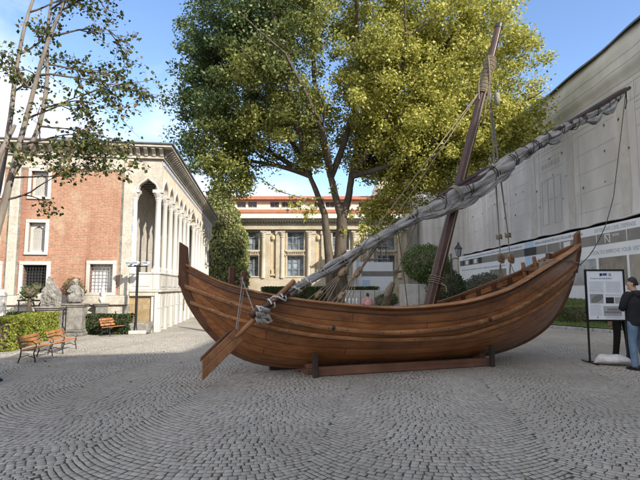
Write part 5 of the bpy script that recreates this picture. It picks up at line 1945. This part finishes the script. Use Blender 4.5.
# ---------------------------------------------------------------- stones and statues before the kiosk
def make_statues():
    def pedestal(name, label, loc, w, d, h, rz=R(8)):
        T = thing(name, label, 'pedestal', loc, rz)
        p = MB(); p.box(-w / 2 - .07, w / 2 + .07, -d / 2 - .07, d / 2 + .07, 0, .12); p.box(-w / 2 - .035, w / 2 + .035, -d / 2 - .035, d / 2 + .035, .121, .2); p.build('foot', M['greystone'], T, bevel=.02)
        p = MB(); p.box(-w / 2, w / 2, -d / 2, d / 2, .201, h - .12); p.build('shaft', M['greystone'], T, bevel=.015)
        p = MB(); p.box(-w / 2 - .04, w / 2 + .04, -d / 2 - .04, d / 2 + .04, h - .119, h - .06); p.box(-w / 2 - .08, w / 2 + .08, -d / 2 - .08, d / 2 + .08, h - .059, h); p.build('cap', M['greystone'], T, bevel=.02)
        return T
    pedestal('stone_pedestal', 'weathered pedestal under the carved stele, left of the seated statue', (-8.86, 15.9, 0), .62, .5, 1.0)
    pedestal('stone_pedestal', 'large weathered pedestal carrying the draped statue', (-8.36, 16.5, 0), .66, .55, 1.08)
    pedestal('stone_pedestal', 'slim pedestal under the small bust before the bright barred window', (-7.85, 17.45, 0), .36, .34, 1.06)
    # stele
    T = thing('carved_stele', 'pointed carved stone stele standing on the left pedestal', 'stele', (-8.86, 15.9, 1.0), R(8))
    p = MB(); p.prism([(-.26, .0), (.28, 0), (.30, .42), (.20, .62), (.05, .72), (.0, .96), (-.09, .98), (-.12, .7), (-.27, .5)], lambda a, b, d: (a, d, b), -.11, .11)
    p.build('slab', M['greystone'], T, bevel=.04, bseg=2)
    p = MB(); p.prism([(-.2, .06), (.22, .06), (.23, .40), (.14, .56), (-.16, .48)], lambda a, b, d: (a, d, b), -.135, -.111)
    for k in range(5): p.tube([(-.12 + .06 * k, -.14, .12 + .02 * (k % 2)), (-.1 + .05 * k, -.15, .28), (-.08 + .045 * k, -.14, .42)], .022, 6)
    p.build('relief', M['greystone'], T)
    # seated statue: a stone figure in one piece
    T = thing('stone_statue', 'weathered grey statue of a draped figure with bowed head on the large pedestal', 'statue', (-8.38, 16.5, 1.08), R(20))
    p = MB()
    prof = [(.0, .27, .24, .02), (.10, .25, .22, .0), (.22, .24, .2, -.01), (.30, .20, .18, .0), (.40, .17, .15, .02), (.48, .19, .14, .03), (.55, .17, .12, .03), (.60, .10, .09, .02), (.63, .065, .07, .01), (.65, .065, .075, -.02),
            (.68, .08, .09, -.03), (.73, .09, .10, -.035), (.78, .085, .095, -.03), (.82, .055, .06, -.02), (.835, .01, .01, -.02)]
    rings = []
    for z, rx, ry, cy in prof:
        rings.append([(math.cos(a) * rx * (1 + .11 * math.sin(5 * a + z * 14) * (z < .6)), cy + math.sin(a) * ry * (1 + .10 * math.sin(7 * a + z * 9) * (z < .6)), z) for a in [2 * PI * k / 24 for k in range(24)]])
    p.loft(rings)
    p.tube([(-.16, .03, .53), (-.22, -.02, .38), (-.15, -.16, .34), (-.0, -.17, .44)], [.055, .05, .045, .035], 10)
    p.tube([(.16, .03, .53), (.24, .0, .36), (.27, -.04, .18), (.26, -.08, .06)], [.055, .05, .05, .045], 10)
    p.tube([(-.06, -.1, .32), (-.10, -.22, .18), (-.10, -.2, .01)], [.09, .09, .08], 10)
    p.build('figure', M['greystone'], T, smooth=True, sharp=80, sub=1)
    # small bust
    T = thing('stone_bust', 'small pale stone bust on the slim pedestal under the bright window', 'statue', (-7.85, 17.45, 1.06), R(5))
    p = MB()
    p.loft([[(math.cos(a) * rx, math.sin(a) * ry, z) for a in [2 * PI * k / 16 for k in range(16)]] for z, rx, ry in ((0, .09, .08), (.08, .08, .07), (.1, .11, .09), (.22, .115, .09), (.30, .09, .08), (.36, .075, .07), (.42, .07, .075), (.48, .06, .07), (.55, .045, .05), (.60, .03, .03), (.66, .008, .008))])
    p.build('figure', M['marble'], T, smooth=True, sharp=80)
    # column drum and iron gate between the pedestals, pale stele at the picture edge
    T = thing('iron_gate', 'black iron grating standing between the two pedestals', 'gate', (-8.62, 16.15, 0), R(8))
    for k in range(5):
        p = MB(); p.tube([(-.16 + k * .08, 0, 0), (-.16 + k * .08, 0, 1.0)], .012, 6); p.build('bar', M['iron'], T)
    p = MB(); p.bar((-.18, 0, .9), (.18, 0, .9), .02, .03); p.bar((-.18, 0, .12), (.18, 0, .12), .02, .03); p.bar((-.17, 0, .15), (.17, 0, .88), .015, .02); p.bar((.17, 0, .15), (-.17, 0, .88), .015, .02); p.build('rail', M['iron'], T)
    T = thing('marble_stele', 'white marble slab standing at the left picture edge behind the sunlit hedge', 'stele', (-9.55, 14.35, 0), R(8))
    p = MB(); p.box(-.2, .2, -.1, .1, .001, 1.35); p.box(-.26, .26, -.15, .15, 0, .2); p.prism([(-.22, 1.352), (.22, 1.352), (.2, 1.5), (0, 1.62), (-.2, 1.5)], lambda a, b, d: (a, d, b), -.12, .12)
    p.build('slab', M['marble'], T, bevel=.015)
    T = thing('iron_railing', 'dark iron trestle standing on the ledge behind the sunlit hedge', 'railing', (-9.75, 16.35, 0), R(8))
    p = MB(); p.bar((-.45, 0, 1.18), (.45, 0, 1.18), .04, .05); p.build('rail', M['iron'], T)
    for a, b in (((-.4, 0, 0), (-.4, 0, 1.17)), ((.4, 0, 0), (.05, 0, 1.15)), ((-.05, 0, .4), (.3, 0, 1.15))):
        p = MB(); p.bar(a, b, .035, .035, (0, 1, 0)); p.build('leg', M['iron'], T)


make_statues()


def weather(names, strength, size):
    tx = bpy.data.textures.new('weathering', 'CLOUDS'); tx.noise_scale = size; tx.noise_depth = 4
    for o in list(bpy.data.objects):
        if o.parent and o.parent.name.split('.')[0] in names and o.type == 'MESH':
            for m in list(o.modifiers):
                if m.type == 'BEVEL': o.modifiers.remove(m)
            s = o.modifiers.new('fine', 'SUBSURF'); s.levels = s.render_levels = 3
            if o.name.startswith(('slab', 'relief')): s.subdivision_type = 'SIMPLE'; s.levels = s.render_levels = 4
            d = o.modifiers.new('worn', 'DISPLACE'); d.texture = tx; d.strength = strength; d.mid_level = .5
            d.texture_coords = 'GLOBAL'


weather(('stone_statue', 'carved_stele', 'stone_bust'), .11, .13)


# ---------------------------------------------------------------- info board and sandbag
def make_board():
    T = thing('info_board', 'black framed white information board on thin legs facing the cobbles', 'sign', (6.2, 10.5, 0), R(-4))
    w, z0, z1 = .38, .92, 1.97
    p = MB()
    p.box(-w - .035, w + .035, -.02, .02, z1, z1 + .035); p.box(-w - .035, w + .035, -.02, .02, z0 - .035, z0)
    p.box(-w - .035, -w, -.0195, .0195, z0 + .001, z1 - .001); p.box(w, w + .035, -.0195, .0195, z0 + .001, z1 - .001)
    p.build('frame', M['black'], T)
    for s in (-1, 1):
        p = MB(); p.box(s * (w + .0175) - .017, s * (w + .0175) + .017, -.016, .016, .025, z0 - .036); p.build('leg', M['black'], T)
        p = MB(); p.box(s * (w + .0175) - .025, s * (w + .0175) + .025, -.34, .34, 0, .025); p.box(s * (w + .0175) - .12, s * (w + .0175) + .12, -.03, .03, .0251, .04); p.build('foot', M['black'], T)
    p = MB(); p.box(-w, w, -.008, .008, z0, z1); P = p.build('poster', M['poster'], T)
    y0, y1 = -.012, -.0085
    def pic(name, x0, x1, za, zb, mat):
        q = MB(); q.box(x0, x1, y0, y1, za, zb); return q.build(name, M[mat], P)
    pic('emblem', -.10, -.05, 1.86, 1.92, 'boardk'); pic('emblem', -.04, .05, 1.87, 1.92, 'flagblue'); pic('emblem', .09, .14, 1.86, 1.92, 'inkg')
    f = pic('photo', -.33, -.05, 1.27, 1.47, 'pic3')
    q = MB(); q.prism([(-.31 + .26 * (1 + math.cos(a)) / 2, 1.37 + .075 * math.sin(a) + .05 * math.cos(a)) for a in [2 * PI * k / 20 for k in range(20)]], lambda a, b, d: (a, d, b), -.0145, -.0122)
    q.build('boat_picture', M['boardg'], f)
    pic('photo', .00, .17, 1.27, 1.40, 'boardk'); pic('photo', .19, .33, 1.27, 1.40, 'pic3')
    f = pic('photo', -.06, .32, 1.00, 1.21, 'pic3'); q = MB(); q.box(-.04, .30, -.015, -.0122, 1.06, 1.10); q.box(.02, .28, -.015, -.0122, 1.12, 1.16); q.build('photo_detail', M['boardg'], f)
    q = MB()
    random.seed(3)
    def lines(x0, x1, zt, zb, dz, h):
        z = zt
        while z > zb:
            x = x0
            xe = x1 - random.uniform(0, .03)
            while x < xe:
                ww = random.uniform(.012, .04); q.box(x, min(x + ww, xe), -.0105, -.0085, z, z + h); x += ww + .008
            z -= dz
    lines(-.30, .16, 1.795, 1.78, .1, .024)
    lines(-.33, -.02, 1.73, 1.50, .022, .006); lines(.02, .33, 1.73, 1.50, .022, .006)
    lines(-.33, -.09, 1.23, .99, .022, .006); lines(.0, .33, 1.45, 1.42, .02, .006); lines(-.02, .3, .975, .95, .02, .007)
    q.box(-.20, -.17, -.0105, -.0085, .945, .99)
    q.build('small_print', M['inkg'], P)
    S = bpy.data.objects.new('sandbag', None); bpy.data.objects.remove(S)
    p = MB()
    rings = []
    for i in range(17):
        f = i / 16; x = -.36 + .72 * f
        hh = (.02 + .20 * math.sin(PI * min(1, f * 1.0)) ** .6) * (1 + .15 * math.sin(f * 9)); ww = .04 + .15 * math.sin(PI * f) ** .5
        rings.append([(x, math.cos(a) * ww * (1 + .06 * math.sin(3 * a + f * 7)), max(.004, hh * .5 + math.sin(a) * hh * .5 * (1 + .08 * math.sin(4 * a + f * 11)) + .02 * math.sin(f * 14) * (math.sin(a) > 0))) for a in [2 * PI * k / 18 for k in range(18)]])
    p.loft(rings)
    S = p.build('sandbag', M['bag'], None, smooth=True, sub=1)
    S.location = (6.12, 10.22, .022); S.rotation_euler = (0, 0, R(-18))
    tag(S, 'white sandbag lying over the foot of the information board', 'sandbag')


M['bag'] = m_noise('white_woven_bag', (.60, .58, .57), (.72, .70, .69), 12, .7, .7, .02)
M['flagblue'] = m_plain('blue_emblem', (.05, .08, .25), .5)
make_board()


# ---------------------------------------------------------------- people
SK = m_noise('skin', (.42, .25, .17), (.50, .31, .22), 9, .5, .1)
HAIR = m_noise('dark_hair', (.012, .010, .009), (.03, .025, .02), 40, .5, .6, .004, stretch=(1, 1, .3))


def cloth(name, c, var=.18): return m_noise(name, tuple(x * (1 - var) for x in c), tuple(x * (1 + var) for x in c), 7, .85, .5, .01)


def skin_body(V, E_, Rad, root):
    me = bpy.data.meshes.new('tmp'); me.from_pydata([tuple(v) for v in V], E_, [])
    o = bpy.data.objects.new('tmp', me); COL.objects.link(o)
    s = o.modifiers.new('s', 'SKIN'); s.use_smooth_shade = True
    sv = me.skin_vertices[0].data
    for i, r in enumerate(Rad):
        rr = r if hasattr(r, '__len__') else (r, r)
        sv[i].radius = rr; sv[i].use_root = (i == root)
    o.modifiers.new('u', 'SUBSURF').levels = 2
    bpy.context.view_layer.update()
    dg = bpy.context.evaluated_depsgraph_get()
    m2 = bpy.data.meshes.new_from_object(o.evaluated_get(dg), depsgraph=dg)
    bpy.data.objects.remove(o); bpy.data.meshes.remove(me)
    return m2


def make_person(label, loc, rz, J, top, bottom, shoe, hood=False, sleeve=True, scale=1.0):
    """J: joints in a frame facing +y, ground at z=0"""
    T = thing('person', label, 'person', loc, rz)
    T.scale = (scale,) * 3
    g = lambda k: Vector(J[k])
    V, E_, Rd = [], [], []
    def add(p, r, par=None):
        V.append(Vector(p)); Rd.append(r)
        if par is not None: E_.append((par, len(V) - 1))
        return len(V) - 1
    pel = add(g('pelvis'), .12)
    sp = add(g('pelvis').lerp(g('chest'), .5), .11, pel)
    ch = add(g('chest'), .125, sp)
    nk = add(g('neck'), .058, ch)
    hd = g('head')
    fwd = Vector(J.get('face', (0, 1, 0))).normalized()
    jw = add(hd + Vector((0, 0, -.06)) + fwd * .015, .068, nk)
    md_ = add(hd + fwd * .005, .082, jw)
    tp = add(hd + Vector((0, 0, .075)) - fwd * .012, .07, md_)
    side = fwd.cross(Vector((0, 0, 1))).normalized()
    for s in ('L', 'R'):
        sh = add(g('sh' + s), .062, ch); el = add(g('el' + s), .044, sh); wr = add(g('wr' + s), .029, el)
        hand = (g('hd' + s) - g('wr' + s)).normalized()
        pm = add(g('wr' + s) + hand * .05, .034, wr)
        kn = add(g('wr' + s) + hand * .085, .033, pm)
        hipj = add(g('hip' + s), .098, pel); knee = add(g('kn' + s), .06, hipj); an = add(g('an' + s), .034, knee)
        toe = add(g('toe' + s), .018, an)
    me = skin_body(V, E_, Rd, 0)
    bm = bmesh.new(); bm.from_mesh(me)
    ex = MB()
    # face: nose, chin, ears, lips
    ex.tube([hd + fwd * .066 + Vector((0, 0, .03)), hd + fwd * .095 + Vector((0, 0, -.015)), hd + fwd * .072 + Vector((0, 0, -.025))], [.008, .013, .010], 8)
    ex.ball(hd + fwd * .068 + Vector((0, 0, -.088)), .025, .02, .018, 10, 6)
    ex.ball(hd + fwd * .080 + Vector((0, 0, -.052)), .022, .012, .009, 8, 6)
    for s in (-1, 1): ex.ball(hd + side * (s * .083) - fwd * .005 + Vector((0, 0, -.005)), .012, .02, .032, 8, 6)
    # fingers
    for s in ('L', 'R'):
        hand = (g('hd' + s) - g('wr' + s)).normalized()
        sw = hand.cross(Vector((0, 0, 1)) if abs(hand.z) < .8 else Vector((0, 1, 0))).normalized()
        curl = hand.cross(sw).normalized()
        if curl.z > 0: curl = -curl
        base = g('wr' + s) + hand * .095
        for k, (o_, l) in enumerate(((-.027, .065), (-.009, .075), (.009, .07), (.026, .055))):
            p0 = base + sw * o_
            ex.tube([p0 - hand * .02, p0 + hand * l * .4 + curl * .006, p0 + hand * l * .75 + curl * .024, p0 + hand * l * .92 + curl * .044], [.010, .009, .0085, .007], 7)
        p0 = g('wr' + s) + hand * .035 - sw * .03
        ex.tube([p0, p0 - sw * .02 + hand * .025 + curl * .01, p0 - sw * .024 + hand * .055 + curl * .022], [.013, .011, .009], 7)
    b2 = bpy.data.meshes.new('x'); b2.from_pydata([tuple(v) for v in ex.v], [], ex.f); bm.from_mesh(b2); bpy.data.meshes.remove(b2)
    bmesh.ops.recalc_face_normals(bm, faces=bm.faces)
    me2 = bpy.data.meshes.new('body'); bm.to_mesh(me2); bm.free(); bpy.data.meshes.remove(me)
    me2.polygons.foreach_set('use_smooth', [True] * len(me2.polygons))
    me2.materials.clear()
    body = link('body', me2, SK, T)
    for s in (-1, 1):
        q = MB(); q.ball(hd + fwd * .066 + side * (s * .030) + Vector((0, 0, .015)), .012, .01, .009, 8, 6); q.build('eye', M['white'], body, smooth=True)
    # hair cap
    q = MB(); rings = []
    for i in range(9):
        a = PI / 2 * i / 8
        zz = math.sin(a); cr = max(.03, math.cos(a))
        ring = []
        for k in range(18):
            b = 2 * PI * k / 18
            f = math.cos(b); drop = -.085 if f < .1 else (.035 if f > .55 else -.0)
            ring.append(hd - fwd * .012 + fwd * (f * (.088 if f > 0 else .099) * cr) + side * (math.sin(b) * .086 * cr) + Vector((0, 0, .035 + zz * .108 + drop * (1 - zz))))
        rings.append(ring)
    q.loft(rings); q.build('hair', HAIR, T, smooth=True, sub=1)
    # clothes
    ax = (g('shR') - g('shL')).normalized()
    def ell(c, rx, ry, tilt=Vector((0, 0, 1)), ph=0.0, wr=.03):
        y = tilt.cross(ax).normalized()
        return [Vector(c) + ax * (math.cos(a) * rx * (1 + wr * math.sin(4 * a + ph))) + y * (math.sin(a) * ry * (1 + wr * math.sin(5 * a + ph * 2))) for a in [2 * PI * k / 22 for k in range(22)]]
    up = (g('chest') - g('pelvis')).normalized()
    q = MB(); P, C_ = g('pelvis'), g('chest')
    q.loft([ell(P + up * t, rx, ry, up, t * 20) for t, rx, ry in ((-.14, .17, .125), (-.135, .20, .15), (-.05, .20, .148), (.05, .196, .146), (.14, .20, .148), (.24, .212, .152), (.33, .215, .15))]
           + [ell(C_ + up * t, rx, ry, up, t * 20) for t, rx, ry in ((.04, .205, .13), (.09, .18, .115), (.125, .12, .095), (.15, .08, .08))])
    for s in ('L', 'R'):
        a, b, c = g('sh' + s), g('el' + s), g('wr' + s)
        if not sleeve: c = b.lerp(a, -.12); 
        pts = [a.lerp(Vector(J['chest']), .5) + up * .055, a + up * .01, a.lerp(b, .5), b, b.lerp(c, .5), c - (c - b).normalized() * .01]
        q.tube(pts, [.10, .095, .082, .074, .064, .05], 14, wob=.05)
    if hood:
        n = g('neck'); q.loft([ell(n + Vector((0, 0, z)) - fwd * o_, rx, ry, up, z * 30) for z, rx, ry, o_ in ((-.13, .13, .09, .07), (-.09, .165, .12, .085), (-.03, .165, .13, .08), (.01, .14, .12, .065), (.035, .10, .09, .04))])
    q.build('jacket' if hood else 'shirt', top, T, smooth=True, sharp=80, sub=1)
    q = MB()
    hl, hr = g('hipL'), g('hipR')
    q.loft([ell(P + up * t, rx, ry, up, t * 9) for t, rx, ry in ((-.13, .10, .09), (-.09, .165, .125), (-.02, .172, .128), (.03, .165, .12))])
    for s in ('L', 'R'):
        a, b, c = g('hip' + s), g('kn' + s), g('an' + s)
        q.tube([a + (a - b).normalized() * .05, a, a.lerp(b, .4), a.lerp(b, .8), b, b.lerp(c, .35), b.lerp(c, .7), c, c + (c - b).normalized() * .045], [.10, .108, .094, .078, .074, .072, .066, .066, .07], 14, wob=.05)
    q.build('trousers', bottom, T, smooth=True, sharp=80, sub=1)
    for s in ('L', 'R'):
        a, t = g('an' + s), g('toe' + s)
        d = Vector((t.x - a.x, t.y - a.y, 0)).normalized(); x = Vector((d.y, -d.x, 0)); base = Vector((a.x, a.y, 0)); gz = min(a.z - .085, t.z - .03)
        q = MB(); rings = []
        for f, w, h in ((-.085, .025, .05), (-.07, .037, .085), (-.02, .041, .10), (.05, .043, .085), (.11, .048, .062), (.16, .045, .05), (.195, .025, .035)):
            c = base + d * f + Vector((0, 0, gz))
            rings.append([c + x * (math.cos(b) * w) + Vector((0, 0, h * .5 + max(-h * .5, math.sin(b) * h * .56))) for b in [2 * PI * k / 14 for k in range(14)]])
        q.loft(rings); sh = q.build('shoe', shoe, T, smooth=True, sharp=80)
        q = MB(); q.loft([[base + d * (f) + x * (sx * w) + Vector((0, 0, gz + z)) for sx, z in ((-1, 0), (1, 0), (1, .022), (-1, .022))] for f, w in ((-.09, .025), (-.07, .04), (.05, .046), (.12, .051), (.17, .045), (.2, .022))])
        q.build('sole', M['black'], sh)
    return T


stand = dict(pelvis=(0, 0, .98), chest=(0, .0, 1.30), neck=(0, .01, 1.49), head=(0, .03, 1.64), shL=(-.185, 0, 1.43), shR=(.185, 0, 1.43),
             elL=(-.26, .06, 1.15), wrL=(-.20, .26, 1.10), hdL=(-.15, .36, 1.12), elR=(.25, .03, 1.15), wrR=(.2, .22, 1.08), hdR=(.14, .32, 1.09),
             hipL=(-.095, 0, .92), knL=(-.11, .02, .50), anL=(-.115, -.02, .09), toeL=(-.13, .13, .035),
             hipR=(.095, 0, .92), knR=(.12, .05, .50), anR=(.14, .03, .09), toeR=(.17, .18, .035), face=(-.35, .9, 0))
m1 = dict(stand); m1.update(elL=(-.255, .05, 1.16), wrL=(-.10, .26, 1.20), hdL=(-.01, .31, 1.22), elR=(.255, .05, 1.16), wrR=(.12, .27, 1.14), hdR=(.02, .30, 1.14), face=(-.75, .65, -.05), knR=(.15, .12, .50), anR=(.22, .10, .09), toeR=(.26, .25, .035), head=(-.015, .05, 1.645))
make_person('person in a black hooded jacket and blue jeans reading the information board', (6.28, 9.62, 0), R(8), m1,
            cloth('black_jacket', (.016, .017, .021)), cloth('blue_jeans', (.13, .20, .29)), M['black'], hood=True, scale=1.02)
m2 = dict(stand); m2.update(face=(0, 1, 0), elL=(-.26, -.02, 1.14), wrL=(-.27, .06, .88), hdL=(-.27, .10, .76), elR=(.26, -.02, 1.14), wrR=(.27, .06, .88), hdR=(.27, .1, .76), anL=(-.13, .0, .09), toeL=(-.2, .14, .035), anR=(.14, -.05, .09), toeR=(.2, .1, .035))
make_person('person in black clothes standing behind the information board', (6.92, 11.15, 0), R(165), m2,
            cloth('black_coat', (.013, .013, .014)), cloth('black_trousers', (.014, .013, .014)), M['black'], hood=True)
sit = dict(pelvis=(0, 0, .54), chest=(0, .03, .88), neck=(0, .05, 1.06), head=(0, .08, 1.21), shL=(-.185, .03, 1.0), shR=(.185, .03, 1.0),
           elL=(-.26, .06, .74), wrL=(-.17, .28, .62), hdL=(-.1, .38, .60), elR=(.26, .06, .74), wrR=(.17, .28, .62), hdR=(.1, .38, .6),
           hipL=(-.1, .02, .52), knL=(-.13, .46, .50), anL=(-.13, .44, .09), toeL=(-.14, .60, .035), hipR=(.1, .02, .52), knR=(.13, .46, .50), anR=(.14, .5, .09), toeR=(.16, .66, .035), face=(0, 1, -.1))
make_person('person in dark blue jeans and blue shoes sitting on the bench at the left edge', (-6.12, 8.32, 0), R(-88), sit,
            cloth('dark_red_top', (.12, .03, .03)), cloth('dark_jeans', (.025, .035, .06)), cloth('blue_shoe', (.02, .10, .22)))
make_person('person in a pink shirt sitting with back turned beyond the boat rail', (2.48, 25.0, 0), R(8), sit,
            cloth('pink_shirt', (.50, .26, .26)), cloth('grey_trousers', (.10, .10, .11)), M['black'], sleeve=False)


def make_seat():
    T = thing('stone_bench', 'low stone block bench under the person in pink', 'bench', (2.5, 24.98, 0))
    p = MB(); p.box(-.5, .5, -.2, .2, .36, .42); p.build('slab', M['concrete'], T, bevel=.02)
    for s in (-.35, .35):
        p = MB(); p.box(s - .07, s + .07, -.17, .17, 0, .359); p.build('leg', M['concrete'], T, bevel=.015)


make_seat()


# ---------------------------------------------------------------- sky, sun, camera
SUN_EL = 30.0
hx, hy = -.74, .673                       # direction the light travels over the ground


def make_light():
    w = bpy.data.worlds.new('World'); scene.world = w; w.use_nodes = True
    t = w.node_tree; bg = t.nodes['Background']
    sky = t.nodes.new('ShaderNodeTexSky'); sky.sky_type = 'NISHITA'; sky.sun_disc = False
    az = math.atan2(-hx, -hy)             # towards the sun, clockwise from +y
    sky.sun_elevation = R(SUN_EL); sky.sun_rotation = az
    sky.air_density = 1.0; sky.dust_density = .1; sky.ozone_density = 2.0; sky.altitude = 2500
    tc = t.nodes.new('ShaderNodeTexCoord')
    sp = t.nodes.new('ShaderNodeSeparateXYZ'); t.links.new(tc.outputs['Generated'], sp.inputs[0])
    def mt(op, a, b=None):
        x = t.nodes.new('ShaderNodeMath'); x.operation = op
        for i, v in enumerate((a, b)):
            if v is None: continue
            if isinstance(v, (int, float)): x.inputs[i].default_value = v
            else: t.links.new(v, x.inputs[i])
        return x.outputs[0]
    den = mt('ADD', mt('MAXIMUM', sp.outputs[2], 0.0), .22)
    cb = t.nodes.new('ShaderNodeCombineXYZ')
    t.links.new(mt('DIVIDE', sp.outputs[0], den), cb.inputs[0]); t.links.new(mt('DIVIDE', sp.outputs[1], den), cb.inputs[1])
    n = t.nodes.new('ShaderNodeTexNoise'); n.inputs['Scale'].default_value = .95; n.inputs['Detail'].default_value = 9; n.inputs['Roughness'].default_value = .58; n.inputs['Distortion'].default_value = .35
    mp = t.nodes.new('ShaderNodeMapping'); mp.inputs['Location'].default_value = CLOUD_OFF
    t.links.new(cb.outputs[0], mp.inputs[0]); t.links.new(mp.outputs[0], n.inputs['Vector'])
    # more cloud low down and towards the west (left), clear to the east
    bias = mt('ADD', mt('ADD', mt('MULTIPLY', sp.outputs[0], -.42), mt('MULTIPLY', mt('SUBTRACT', .27, sp.outputs[2]), .75)), mt('MULTIPLY', mt('MAXIMUM', mt('MULTIPLY', sp.outputs[1], -1.0), 0.0), .9))  # last term: unseen cloud added behind the camera as neutral fill
    f = mt('ADD', mt('ADD', n.outputs['Fac'], bias), mt('MULTIPLY', mt('MAXIMUM', mt('SUBTRACT', sp.outputs[2], .58), 0.0), 1.6))  # more unseen cloud added overhead to whiten the skylight
    r = t.nodes.new('ShaderNodeValToRGB'); t.links.new(f, r.inputs[0])
    r.color_ramp.elements[0].position = .55; r.color_ramp.elements[0].color = (0, 0, 0, 1)
    r.color_ramp.elements[1].position = .82; r.color_ramp.elements[1].color = (1, 1, 1, 1)
    n2 = t.nodes.new('ShaderNodeTexNoise'); n2.inputs['Scale'].default_value = 2.2; n2.inputs['Detail'].default_value = 6
    t.links.new(cb.outputs[0], n2.inputs['Vector'])
    cr = t.nodes.new('ShaderNodeValToRGB'); t.links.new(n2.outputs['Fac'], cr.inputs[0])
    cr.color_ramp.elements[0].position = .35; cr.color_ramp.elements[0].color = (3.5, 3.6, 4.0, 1)
    cr.color_ramp.elements[1].position = .65; cr.color_ramp.elements[1].color = (4.9, 4.9, 5.0, 1)
    mx = t.nodes.new('ShaderNodeMix'); mx.data_type = 'RGBA'
    t.links.new(r.outputs[0], mx.inputs[0]); t.links.new(sky.outputs[0], mx.inputs[6]); t.links.new(cr.outputs[0], mx.inputs[7])
    t.links.new(mx.outputs[2], bg.inputs['Color'])
    bg.inputs['Strength'].default_value = .15
    L = bpy.data.lights.new('sun', 'SUN'); L.energy = 3.3; L.angle = R(.53); L.color = (1, .93, .82)
    o = bpy.data.objects.new('sun', L); COL.objects.link(o)
    e = R(SUN_EL)
    d = Vector((hx * math.cos(e), hy * math.cos(e), -math.sin(e)))
    o.rotation_euler = d.to_track_quat('-Z', 'Y').to_euler()
    o.location = (20, -20, 40)


CLOUD_OFF = (0.3, 1.7, 0)
make_light()

cam = bpy.data.cameras.new('camera')
cam.sensor_fit = 'HORIZONTAL'; cam.sensor_width = 36; cam.lens = 36 * 480 / 640
cam.clip_start = .05; cam.clip_end = 1000
co = bpy.data.objects.new('camera', cam); COL.objects.link(co)
co.location = (0, 0, 1.6)
co.rotation_euler = (PI / 2 + math.atan(48 / 480), 0, 0)
scene.camera = co
scene.view_settings.view_transform = 'Standard'
scene.view_settings.look = 'None'
scene.view_settings.gamma = 1
scene.view_settings.use_curve_mapping = False
scene.view_settings.exposure = 1.22
